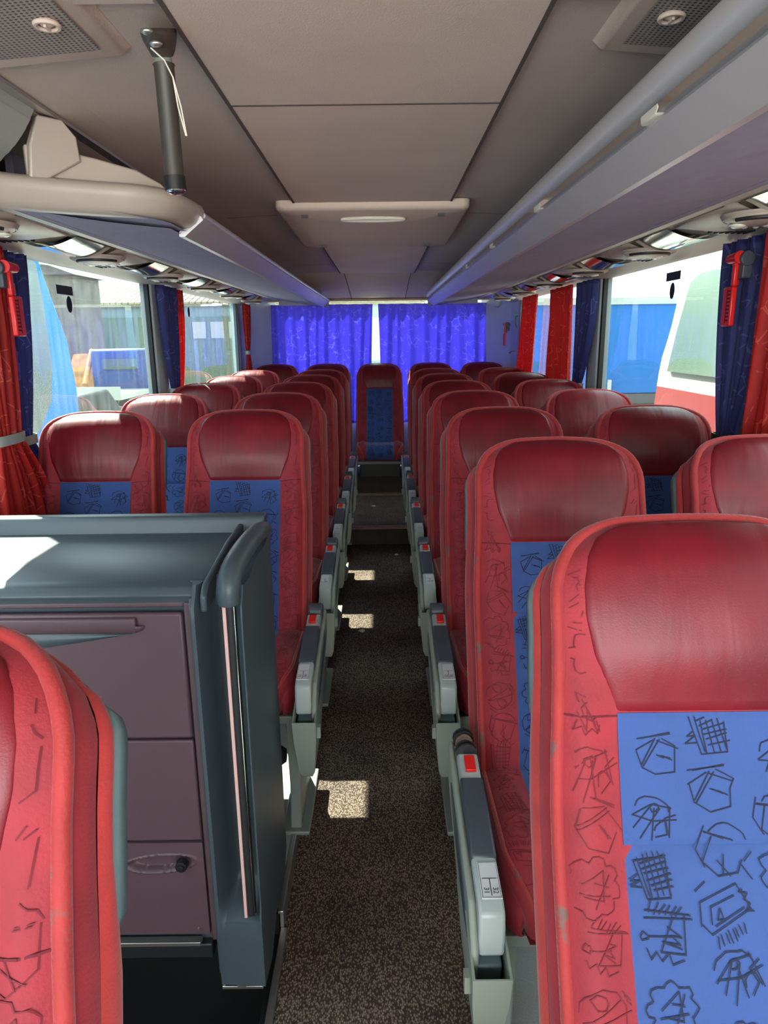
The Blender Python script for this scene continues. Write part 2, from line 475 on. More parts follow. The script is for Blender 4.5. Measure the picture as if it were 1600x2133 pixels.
# side walls
def side_wall(s, name):
    f = MB()
    a, b = s * WX, s * (WX + 0.05)
    f.box(a, b, -1.6, 7.45, 0.0, 0.86)                 # below the windows
    f.box(a, b, -1.6, 7.45, 1.90, 2.22)                # above
    f.box(a, b, 6.45, 7.45, 0.86, 1.90)                # rear corner
    f.box(a, b, -1.6, -1.45, 0.86, 1.90)
    f.prism([(s * 1.05, 7.42), (s * WX, 7.42), (s * WX, 6.9), (s * 1.22, 7.1)], 'z', 0.3, 1.96)
    struct(name, f, ['wallgrey'], bevel=0.006)
side_wall(-1, 'wall_left'); side_wall(1, 'wall_right')
f = MB()
f.box(-1.3, 1.3, 7.42, 7.47, 0.0, 0.80); f.box(-1.3, 1.3, 7.42, 7.47, 1.962, 2.3)
f.box(-1.3, -1.12, 7.42, 7.47, 0.8, 1.97); f.box(1.12, 1.3, 7.42, 7.47, 0.8, 1.97)
struct('wall_rear', f, ['wallgrey'])
n = 1
for s in (-1, 1):                                       # posts with a black rubber gasket
    for (y0, y1) in ((2.24, 2.42), (4.04, 4.24)):
        f = MB()
        f.prism([(s * 1.31, y0), (s * 1.31, y1), (s * 1.25, y1 - 0.02), (s * 1.235, (y0 + y1) / 2), (s * 1.25, y0 + 0.02)], 'z', 0.86, 1.90, 0)
        f.box(s * 1.255, s * 1.28, y0 - 0.025, y0, 0.86, 1.90, 1)
        f.box(s * 1.255, s * 1.28, y1, y1 + 0.02, 0.86, 1.90, 1)
        struct('trim_%d' % (4 + n), f, ['post', 'black'], bevel=0.003,
               label='grey window post on the %s side, %s' % ('left' if s < 0 else 'right', 'near the camera' if y0 < 3 else 'farther back'))
        n += 1
for s in (-1, 1):                                       # window frame strips
    f = MB()
    f.box(s * 1.245, s * 1.275, -1.6, 6.45, 0.84, 0.875, 0)
    f.box(s * 1.25, s * 1.28, 6.40, 6.47, 0.86, 1.90, 0); f.box(s * 1.25, s * 1.275, 6.36, 6.40, 0.86, 1.90, 1)
    struct('trim_%d' % (4 + n), f, ['post', 'shell'], bevel=0.003, label='window sill strip and end frame, %s side' % ('left' if s < 0 else 'right'))
    n += 1
w = 1
for s in (-1, 1):
    for (y0, y1) in ((-1.45, 2.26), (2.40, 4.06), (4.22, 6.46)):
        f = MB(); f.box(s * (WX + 0.012), s * (WX + 0.018), y0, y1, 0.86, 1.90)
        struct('window_%d' % w, f, ['glass'], smooth=0); w += 1
f = MB(); f.box(-1.12, 1.12, 7.44, 7.446, 0.8, 1.962)
struct('window_%d' % w, f, ['glass'], smooth=0); w += 1
f = MB(); f.box(-1.27, 1.27, -1.62, -1.60, -0.05, 0.9); f.box(-1.27, 1.27, -1.62, -1.60, 2.02, 2.16)
struct('wall_front', f, ['wallgrey'])

# ceiling
def ceil_z(x):
    a = abs(x)
    if a < 0.30: return 2.098
    if a < 0.62: return 2.112 - 0.012 * ((a - 0.30) / 0.32) ** 1.5
    return 2.100 - 0.09 * (a - 0.62) / 0.65
f = MB()
xs = [-1.29, -1.0, -0.8, -0.62, -0.54, -0.46, -0.38, -0.305, -0.298, 0, 0.298, 0.305, 0.38, 0.46, 0.54, 0.62, 0.8, 1.0, 1.29]
ys = [-1.6, 0, 1, 2, 3, 4, 5, 5.95]
vs = [(x, y, ceil_z(x)) for y in ys for x in xs]
nx = len(xs)
for j in range(len(ys) - 1):
    for i in range(nx - 1):
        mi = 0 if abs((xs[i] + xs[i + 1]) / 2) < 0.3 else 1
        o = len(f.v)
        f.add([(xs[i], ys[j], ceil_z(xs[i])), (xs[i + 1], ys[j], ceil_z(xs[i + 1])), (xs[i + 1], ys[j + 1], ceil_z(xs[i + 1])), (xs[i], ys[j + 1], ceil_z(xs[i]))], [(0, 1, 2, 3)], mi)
f.box(-1.3, 1.3, -1.6, 7.5, 2.2, 2.25, 1)
for y in (1.71, 4.17):
    f.box(-0.30, 0.30, y, y + 0.006, 2.0965, 2.099, 2)
for s in (-1, 1):
    f.box(s * 0.297, s * 0.305, -1.6, 5.95, 2.0965, 2.112, 2)
    for y in (1.22, 3.20, 5.30):
        for k in range(4):
            xa = 0.305 + 0.08 * k; xb = xa + 0.08
            za, zb = ceil_z(xa) - 0.0015, ceil_z(xb) - 0.0015
            f.add([(s * xa, y, za), (s * xb, y, zb), (s * xb, y + 0.007, zb), (s * xa, y + 0.007, za)], [(0, 1, 2, 3)], 2)
    f.box(s * 0.31, s * 0.45, 1.10, 1.218, 2.095, 2.115, 1)
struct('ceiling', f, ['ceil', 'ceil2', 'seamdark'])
# tan header sloping down to the rear window
f = MB()
def hdr(u, v):
    x = -1.28 + 2.56 * u
    arc = 0.085 * (abs(x) / 1.28) ** 2
    z0 = ceil_z(x) - 0.003
    return (x, 5.93 + 1.42 * v, z0 - (z0 - 1.965) * v ** 1.2)
f.grid(hdr, 24, 6)
for x in (-0.27, 0.27):
    f.tube([tuple(Vector(hdr((x + 1.28) / 2.56, k / 6)) + Vector((0, 0, -0.001))) for k in range(7)], 0.003, 5, mi=1)
f.box(-1.2, 1.2, 7.30, 7.36, 1.945, 1.962, 0)
struct('trim_20', f, ['tan', 'seamdark'], label='tan panelled header above the rear window')

# ceiling hatch
h = root('ceiling_hatch', 'padded roof escape hatch with a pale recessed handle in the ceiling centre', 'hatch', (0, 3.4, 2.078))
f = MB()
out = []
for (cx, cy, rr, a0) in ((0.345, -0.50, 0.03, -90), (0.30, 0.56, 0.09, 0), (-0.30, 0.56, 0.09, 90), (-0.345, -0.50, 0.03, 180)):
    for k in range(7):
        a = radians(a0 + 90 * k / 6)
        out.append((cx + rr * cos(a), cy + rr * sin(a)))
def ring(sc, z): return [(x * sc, y * sc, z) for x, y in out]
f.loft([ring(1.0, 0.03), ring(1.0, 0.008), ring(0.985, -0.002), ring(0.95, -0.007), ring(0.3, -0.008)])
ob('cover', f.mesh('hatch_cover', 'hatch'), h)
f = MB()
f.tube([(0.12 * cos(t) * (1 if abs(cos(t)) < .8 else 1.05), -0.36 + 0.036 * sin(t), -0.016) for t in [2 * pi * k / 28 for k in range(28)]], 0.007, 8, True)
f.dome((0, -0.36, -0.010), 0.112, 0.03, 0.004)
ob('handle', f.mesh('hatch_handle', 'paper'), h)
for (x, y) in ((-0.27, -0.44), (0.27, -0.44), (-0.27, 0.50), (0.27, 0.50)):
    f = MB(); f.box(x - 0.013, x + 0.013, y - 0.006, y + 0.006, -0.019, -0.010)
    ob('clip', f.mesh('hatch_clip', 'darkplastic'), h)

# ceiling grilles with a round catch
for s in (-1, 1):
    g = root('ceiling_grille', 'perforated grey grille at the %s front of the ceiling' % ('left' if s < 0 else 'right'), 'grille', (s * 0.62, 0.93, 2.117), 'ceiling grilles')
    f = MB(); x0 = -0.21 * s; x1 = 0.22 * s
    f.prism([(x0, 0.035), (x0, -0.005), (x0 + 0.02 * s, -0.022), (x1, -0.055), (x1, 0.0)], 'y', -0.9, 0.49)
    ob('frame', f.mesh('grille_frame', 'ceil'), g, bevel=0.005)
    f = MB()
    f.add([(x0 + 0.045 * s, -0.9, -0.0272), (x1, -0.9, -0.0572), (x1, 0.445, -0.0572), (x0 + 0.045 * s, 0.445, -0.0272)], [(0, 1, 2, 3)])
    f.add([(x0 + 0.045 * s, -0.9, -0.0235), (x1, -0.9, -0.053), (x1, 0.445, -0.053), (x0 + 0.045 * s, 0.445, -0.0235)], [(3, 2, 1, 0)])
    ob('perforated_sheet', f.mesh('grille_sheet', 'grille', recalc=False), g)
    f = MB(); kx = x0 + 0.085 * s
    f.tube([(kx + 0.018 * cos(2 * pi * k / 20), 0.33 + 0.018 * sin(2 * pi * k / 20), -0.033) for k in range(20)], 0.004, 6, True)
    f.dome((kx, 0.33, -0.028), 0.013, 0.013, 0.008); f.box(kx - 0.002, kx + 0.002, 0.321, 0.339, -0.039, -0.034)
    ob('catch', f.mesh('grille_catch', 'ceil'), g)

# ------------------------------------------------------------------ luggage racks
def rack(s):
    lr = 'right' if s > 0 else 'left'
    y0 = -1.5 if s > 0 else 1.93
    yE = 6.72
    r = root('luggage_rack', ('long overhead luggage rack on the right with a rounded grey lip and bright groove' if s > 0 else
             'overhead luggage rack on the left ending in a curved beige nose'), 'luggage rack', (0, 0, 1.9), 'luggage racks')
    def X(a): return s * a
    yB0 = y0 if s > 0 else 2.03
    # fabric underside
    def under(x0, x1, yA, yB):
        f = MB()
        def fn(u, v):
            x = x0 + (x1 - x0) * u
            y = yA + (yB - yA) * v
            z = -0.022 + 0.062 * ((x - 0.52) / 0.43) - 0.006 * sin(pi * u)
            e = sm(yB - 0.5, yB, y)
            return (X(x), y - 0.10 * e * (1 - u) * 0 , z)
        f.grid(fn, 8, 10)
        f.grid(lambda u, v: (lambda p: (p[0], p[1], p[2] + 0.01))(fn(u, v)), 8, 10)
        return f
    ob('underside', under(0.515, 0.945, y0, yE).mesh('rack_underside', 'rackfab'), r)
    f = MB()      # pearl band
    f.prism([(X(0.458), 0.022), (X(0.452), 0.012), (X(0.505), -0.030), (X(0.520), -0.030), (X(0.520), -0.018), (X(0.475), 0.022)], 'y', yB0, yE)
    ob('front_band', f.mesh('rack_band', 'rackband', 30), r)
    f = MB()
    f.prism([(X(0.925), 0.050), (X(0.925), 0.030), (X(0.955), 0.030), (X(0.96), 0.055)], 'y', y0, yE)
    ob('rear_strip', f.mesh('rack_strip', 'psu'), r)
    if s > 0:
        f = MB()
        f.tube([(X(0.470), y, 0.070) for y in (y0, 2, 4, yE - 0.05, yE)], [0.031, 0.031, 0.031, 0.031, 0.012], 20)
        ob('lip_rail', f.mesh('rack_lip', 'rackband', 60), r)
        f = MB(); f.box(X(0.446), X(0.462), y0, yE - 0.1, 0.020, 0.034)
        ob('groove_strip', f.mesh('rack_groove', 'chrome'), r)
        f = MB(); f.box(X(0.4635), X(0.48), y0, yE - 0.1, 0.016, 0.045)
        ob('shadow_gap', f.mesh('rack_gap', 'seamdark'), r)
        for y in (1.19, 1.99, 2.79, 3.59):
            f = MB(); f.prism([(y - 0.030, 0.018), (y + 0.032, 0.018), (y + 0.038, 0.034), (y - 0.034, 0.034), (y - 0.040, 0.026)], 'x', X(0.445), X(0.462))
            ob('latch', f.mesh('rack_latch', 'paper'), r, bevel=0.003)
    else:
        f = MB()
        f.tube([(X(0.462), y, 0.028) for y in (2.06, 3, 4, yE)], 0.010, 12)
        ob('lip_rail', f.mesh('rack_lip_l', 'rackband', 60), r)
        pass
    # back of the rack under the ceiling
    f = MB(); f.box(X(0.90), X(0.92), y0, yE, 0.03, 0.16)
    f.box(X(0.52), X(0.92), yE - 0.01, yE, -0.015, 0.13)
    f.box(X(0.50), X(0.92), y0, yE, 0.05, 0.054)
    ob('tray', f.mesh('rack_tray', 'rackfab'), r)
    # pointed rear nose of the rack
    f = MB()
    def nose(u, v):
        a = v * pi / 2
        x = 0.46 + (0.945 - 0.46) * u
        yy = yE + 0.12 * sin(a) * sin(pi * min(1, 0.15 + u * 0.85)) 
        zb = -0.03 + 0.062 * max(0, (x - 0.52) / 0.43)
        return (X(x), yy, zb + (0.06) * (1 - cos(a)))
    f.grid(nose, 10, 6)
    ob('rear_nose', f.mesh('rack_nose', 'psu'), r)
    return r
rack(1)
rl = rack(-1)
# left rack front: the lip sweeps outwards over the middle door
path = [(-0.455, 2.35), (-0.458, 2.05), (-0.475, 1.88), (-0.53, 1.80), (-0.62, 1.755), (-0.72, 1.70), (-0.82, 1.62), (-0.93, 1.48), (-1.02, 1.25), (-1.08, 0.9), (-1.10, 0.2), (-1.10, -1.4)]
def catmull(P, n):
    R = []
    for i in range(len(P) - 1):
        p0 = P[max(i - 1, 0)]; p1 = P[i]; p2 = P[i + 1]; p3 = P[min(i + 2, len(P) - 1)]
        for k in range(n):
            t = k / n
            R.append(tuple(0.5 * ((2 * b) + (-a + c) * t + (2 * a - 5 * b + 4 * c - d) * t * t + (-a + 3 * b - 3 * c + d) * t ** 3) for a, b, c, d in zip(p0, p1, p2, p3)))
    R.append(tuple(P[-1])); return R
pp = catmull(path, 5)
def sweep_path(prof, pts):
    rings = []
    for i, p in enumerate(pts):
        a = Vector(pts[max(i - 1, 0)]); b = Vector(pts[min(i + 1, len(pts) - 1)])
        t = (b - a).normalized(); nrm = Vector((t.y, -t.x))      # outward, away from the rack
        rings.append([(p[0] + nrm.x * q[0], p[1] + nrm.y * q[0], q[1]) for q in prof])
    return rings
# find side: aisle-ward normal must be +x at the far end
def prof_scaled(k):
    return [(q[0] * -1, q[1]) for q in k]
lipprof = [(0.00, 0.024), (0.006, 0.036), (0.0, 0.050), (-0.02, 0.060), (-0.05, 0.060), (-0.07, 0.044), (-0.07, -0.005), (-0.055, -0.012), (-0.03, -0.008), (-0.012, 0.004)]
f = MB()
pts = pp[5:]
rings = sweep_path([(-q[0], q[1]) for q in lipprof], pts)
f.loft(rings)
ob('curved_lip', f.mesh('rack_curved_lip', 'pod', 60), rl)['label'] = 'beige curved front lip of the rack'
f = MB()   # underside between the swept lip and the wall
def us(u, v):
    i = v * (len(pts) - 1); k = int(min(i, len(pts) - 2)); fr = i - k
    x = pts[k][0] * (1 - fr) + pts[k + 1][0] * fr; y = pts[k][1] * (1 - fr) + pts[k + 1][1] * fr
    t = Vector((pts[k + 1][0] - pts[k][0], pts[k + 1][1] - pts[k][1])).normalized()
    x += t.y * 0.022; y += -t.x * 0.022
    x0 = min(x, -0.50); xx = x0 + (-0.945 - x0) * u if x0 > -0.945 else x0 - 0.02 * u
    return (xx, y, -0.0145 + 0.050 * ((-xx - 0.52) / 0.43))
f.grid(us, 6, 40)
ob('front_underside', f.mesh('rack_under2', 'rackfab'), rl)
f = MB()   # end partition rising to the ceiling
rim = [(-0.49, 1.905, 1.945), (-0.515, 1.88, 1.975), (-0.56, 1.84, 1.998), (-0.64, 1.79, 2.014), (-0.70, 1.75, 2.022), (-0.76, 1.70, 2.024)]
f.loft([[(x, y, 0.02), (x, y, z - 1.9), (x - 0.012, y + 0.018, z - 1.9), (x - 0.012, y + 0.018, 0.02)] for x, y, z in rim])
ob('end_partition', f.mesh('rack_partition', 'pod', 50), rl, bevel=0.004)
f = MB()
f.loft([[(-0.662 + dx, 1.765 + dy, 0.10), (-0.664 + dx, 1.76 + dy, 0.150), (-0.685 + dx, 1.74 + dy, 0.182), (-0.722 + dx, 1.70 + dy, 0.182), (-0.742 + dx, 1.69 + dy, 0.12), (-0.752 + dx, 1.69 + dy, 0.03)] for dx, dy in ((0, 0), (-0.02, 0.02))])
ob('partition_post', f.mesh('rack_partpost', 'pod', 50), rl, bevel=0.004)
f = MB()
def ribs(u_, v_):
    a = v_ * 1.25
    rr_ = 0.0035 * (0.5 + 0.5 * cos(2 * pi * 14 * v_))
    return (-1.0 + 0.30 * sin(a) - rr_ * sin(a), -1.4 + 3.08 * u_, 0.02 + 0.20 * (1 - cos(a)) * 1.05 + 0.03 * v_ - rr_)
f.grid(ribs, 2, 112)
ob('ribbed_shutter', f.mesh('rack_ribs', 'armgrey', 80), rl)['label'] = 'grey ribbed roller shutter of the rack'
f = MB(); f.prism([(-0.720, 0.200), (-0.690, 0.188), (-0.692, 0.182), (-0.73, 0.186), (-0.76, 0.198)], 'y', -1.4, 5.0)
ob('ceiling_rail', f.mesh('rack_rail', 'alu'), rl)

# ------------------------------------------------------------------ service ducts over the windows
for s in (-1, 1):
    f = MB()
    f.prism([(s * 0.945, 2.02), (s * 0.945, 1.948), (s * 0.99, 1.938), (s * 1.21, 1.905), (s * 1.235, 1.893), (s * 1.29, 1.893), (s * 1.29, 2.02)], 'y', -1.5, 6.75)
    struct('trim_%d' % (21 + (s > 0)), f, ['psu'], label='beige service duct above the %s windows' % ('left' if s < 0 else 'right'))
sp = lambda x: 1.948 - (x - 0.945) * 0.155       # duct surface height
ORD = ['nearest', 'second', 'third', 'fourth', 'fifth', 'rearmost']
def pod(s, y, idx):
    p = root('reading_light_pod', 'beige reading light pod over the %s windows, %s of six from the front' % ('left' if s < 0 else 'right', ORD[idx]), 'reading light', (s * 1.07, y, 1.925), 'reading light pods %s' % ('left' if s < 0 else 'right'))
    f = MB()   # plate: wide lozenge
    poly = [(-0.095 * s, -0.02), (-0.105 * s, 0.10), (-0.095 * s, 0.34), (0.02 * s, 0.30), (0.09 * s, 0.20), (0.115 * s, 0.06), (0.10 * s, -0.06), (0.03 * s, -0.10), (-0.06 * s, -0.08)]
    def rg(k, dz): return [((x * k), yy * k + 0.1 * (1 - k), -x * s * 0.155 * k + dz) for x, yy in poly]
    f.loft([rg(1.02, 0.012), rg(1.0, -0.006), rg(0.93, -0.013), rg(0.2, -0.016)])
    ob('plate', f.mesh('pod_plate', 'pod', 60), p)
    f = MB(); f.tube([(-0.103 * s, yy, 0.012) for yy in (-0.02, 0.1, 0.36)], 0.006, 6)
    ob('shadow_seam', f.mesh('pod_seam', 'darkplastic'), p)
    # hanging crescent
    f = MB()
    f.dome((0.005 * s, -0.01, -0.010), 0.098, 0.100, 0.030, 28, 7)
    d = ob('lamp_bowl', f.mesh('pod_bowl', 'pod', 60), p)
    f = MB()
    f.tube([(0.005 * s + 0.088 * cos(t), -0.01 + 0.090 * sin(t), -0.021) for t in [2 * pi * k / 32 for k in range(32)]], 0.0045, 8, True)
    ob('trim_ring', f.mesh('pod_ring', 'pod', 60), p)
    f = MB()
    f.tube([(0.005 * s + 0.080 * cos(t), -0.01 + 0.085 * sin(t), -0.0285) for t in [radians(200 + 140 * k / 16) for k in range(17)]], 0.006, 8)
    ob('dark_crescent', f.mesh('pod_cres', 'darkplastic', 60), p)
    for (dx, dy) in ((-0.035, 0.02), (0.045, 0.0)):
        f = MB(); f.dome((dx * s, dy, -0.034), 0.022, 0.026, 0.010); f.tube([(dx * s + 0.024 * cos(t), dy + 0.028 * sin(t), -0.036) for t in [2 * pi * k / 16 for k in range(16)]], 0.003, 6, True)
        ob('spot_lamp', f.mesh('pod_spot', 'lens', 60), p)
    for (dx, dy) in ((0.0, 0.055), (0.03, 0.05)):
        f = MB(); f.dome((dx * s, dy, -0.034), 0.009, 0.009, 0.006)
        ob('button', f.mesh('pod_button', 'armgrey', 60), p)
    # glossy cover between this pod and the next, nearer one
    f = MB()
    def gl(u, v):
        x = -0.085 + 0.175 * u
        return (x * s, -0.07 - 0.36 * v + 0.05 * sin(pi * u) * (1 - 2 * v) * 0.0, -x * 0.155 - 0.004 - 0.016 * sin(pi * u))
    f.grid(gl, 12, 4)
    f.grid(lambda u, v: (gl(u, v)[0], gl(u, v)[1], gl(u, v)[2] + 0.012), 12, 1)
    ob('glossy_cover', f.mesh('pod_cover', 'mirror', 60), p)
    f = MB()
    for k in range(7):
        x = 0.02 + 0.013 * k
        f.box(x * s, (x + 0.007) * s, 0.27 - 0.012 * k, 0.335 - 0.012 * k, -x * 0.155 - 0.012, -x * 0.155 + 0.004)
    ob('vent_slots', f.mesh('pod_vents', 'black'), p)
for s in (-1, 1):
    for k in range(6):
        pod(s, 2.07 + 0.835 * k, k)

# hanging stump of a grab pole under the ceiling
g = root('grab_pole_stump', 'short black grab pole stump hanging from a bracket on the ceiling', 'grab pole', (-0.335, 1.33, 2.10))
f = MB()
def pr(w, yc, z, th): return [(w * cos(t), yc + th * sin(t), z + 0.35 * th * sin(t)) for t in [2 * pi * k / 20 for k in range(20)]]
f.loft([pr(0.027, -0.010, 0.0, 0.045), pr(0.028, -0.012, -0.008, 0.045), pr(0.026, -0.008, -0.018, 0.036), pr(0.021, 0.0, -0.030, 0.022), pr(0.017, 0.0, -0.038, 0.017)])
ob('bracket', f.mesh('pole_bracket', 'warmblack', 60), g)
for (x, y, z) in ((-0.007, -0.053, -0.020), (0.002, -0.040, -0.033)):
    f = MB(); f.ball((x, y, z), (0.011, 0.009, 0.005))
    ob('screw', f.mesh('pole_screw', 'alu', 60), g)
f = MB(); f.tube([(0, 0.0, -0.034), (0.001, 0, -0.052)], 0.0145, 20)
ob('collar', f.mesh('pole_collar', 'metalgrey', 60), g)
f = MB(); f.tube([(0.001, 0, -0.050), (0.0012, 0, -0.054), (0.004, 0, -0.226)], [0.0185, 0.0168, 0.0168], 24)
ob('sleeve', f.mesh('pole_sleeve', 'warmblack', 60), g)
f = MB(); f.tube([(0.004, 0, -0.224), (0.005, 0, -0.247)], 0.0185, 24)
ob('end_cap', f.mesh('pole_cap', 'black', 60), g)
f = MB(); f.dome((0.005, 0, -0.246), 0.0175, 0.0175, 0.008)
ob('chrome_tip', f.mesh('pole_tip', 'chrome', 60), g)
f = MB()
f.tube([(-0.01, -0.03, -0.035), (0.012, -0.035, -0.055), (0.020, -0.02, -0.075), (0.030, -0.02, -0.12), (0.036, -0.02, -0.165)], 0.0012, 5)
f.tube([(0.020, -0.02, -0.075), (0.025, -0.02, -0.12), (0.035, -0.021, -0.165)], 0.0012, 5)
ob('loose_string', f.mesh('pole_string', 'paper', 60), g)
# ------------------------------------------------------------------ coach seat
SP = [(-.392, .545), (-.345, .66), (-.283, .80), (-.212, .96), (-.166, 1.08), (-.134, 1.175), (-.108, 1.245), (-.070, 1.298), (-.012, 1.332)]
spt = catmull(SP, 8)
ss = [0.0]
for a, b in zip(spt, spt[1:]): ss.append(ss[-1] + hypot(b[0] - a[0], b[1] - a[1]))
L = ss[-1]
def spine(s):
    s = min(max(s, 0), L)
    lo = 0
    for i in range(len(ss) - 1):
        if ss[i] <= s: lo = i
        else: break
    t = (s - ss[lo]) / (ss[lo + 1] - ss[lo]); a, b = spt[lo], spt[lo + 1]
    ty, tz = b[0] - a[0], b[1] - a[1]; l = hypot(ty, tz)
    return a[0] + ty * t, a[1] + tz * t, -tz / l, ty / l
def s_at_z(z):
    for i in range(len(spt) - 1):
        if spt[i][1] <= z <= spt[i + 1][1]:
            return ss[i] + (z - spt[i][1]) / (spt[i + 1][1] - spt[i][1]) * (ss[i + 1] - ss[i])
    return L
RC = 0.135
S1 = s_at_z(1.10)       # lower edge of the leather
S2 = s_at_z(0.94)       # seam across the blue panel
def Wd(s):
    t = sm(0.50 * L, 0.80 * L, s)
    return 0.228 * (1 - t) + 0.218 * t
def qd(x, s):
    w = Wd(s); ax = abs(x)
    if s < L - RC: return w - ax
    if ax > w - RC: return RC - hypot(ax - (w - RC), s - (L - RC))
    return min(L - s, w - ax)
RND = 0.042
def prof(x, s, q):
    r = 0
    if q < RND:
        r = RND - sqrt(max(0, RND * RND - (RND - max(q, 0)) ** 2))
    p = 0.020 * math.exp(-((abs(x) - 0.178) / 0.035) ** 2) * (1 - sm(S1 - 0.02, S1 + 0.08, s))
    p += 0.026 * sm(S1 - 0.03, S1 + 0.10, s) * (1 - sm(L - 0.10, L, s)) * (1 - (abs(x) / 0.25) ** 2)
    p += 0.012 * math.exp(-((s - 0.22) / 0.12) ** 2) * (1 - (abs(x) / 0.25) ** 2)
    # fold where two pieces of the blue panel meet
    g = 0.0035 * math.exp(-((q - 0.028) / 0.005) ** 2)
    return p - r - g
def surf(x, s, off=0.0):
    q = qd(x, s)
    y, z, ny, nz = spine(s)
    d = prof(x, s, q) + off
    crown = 0.016 * (1 - (min(abs(x), .2) / 0.2) ** 2) * sm(L - 0.16, L, s)
    return (x, y + ny * d, z + nz * d + crown)
def outline(q, n=9, s0=0.0):
    P = []
    for k in range(14):
        s = s0 + (L - RC - s0) * k / 14; P.append((-(Wd(s) - q), s))
    w = Wd(L)
    for k in range(n + 1):
        a = pi / 2 * k / n; P.append((-(w - RC) - (RC - q) * cos(a), L - RC + (RC - q) * sin(a)))
    for k in range(1, 6):
        P.append((-(w - RC) + 2 * (w - RC) * k / 6, L - q))
    for k in range(n + 1):
        a = pi / 2 * (1 - k / n); P.append(((w - RC) + (RC - q) * cos(a), L - RC + (RC - q) * sin(a)))
    for k in range(13, -1, -1):
        s = s0 + (L - RC - s0) * k / 14; P.append(((Wd(s) - q), s))
    return P
def back_off(x, s, depth, out=0.0):
    y, z, ny, nz = spine(s)
    crown = 0.016 * (1 - (min(abs(x), .2) / 0.2) ** 2) * sm(L - 0.16, L, s)
    # outward direction: sideways low down, up at the top
    if out:
        w = Wd(L)
        if s < L - RC: x += out if x > 0 else -out
        else:
            cx = math.copysign(min(abs(x), w - RC), x); dx, ds = x - cx, s - (L - RC)
            l = hypot(dx, ds) or 1
            x += out * dx / l; y += out * ds / l * (-ny * 0 + 0.35); z += out * ds / l
    return (x, y - ny * depth, z - nz * depth + crown)

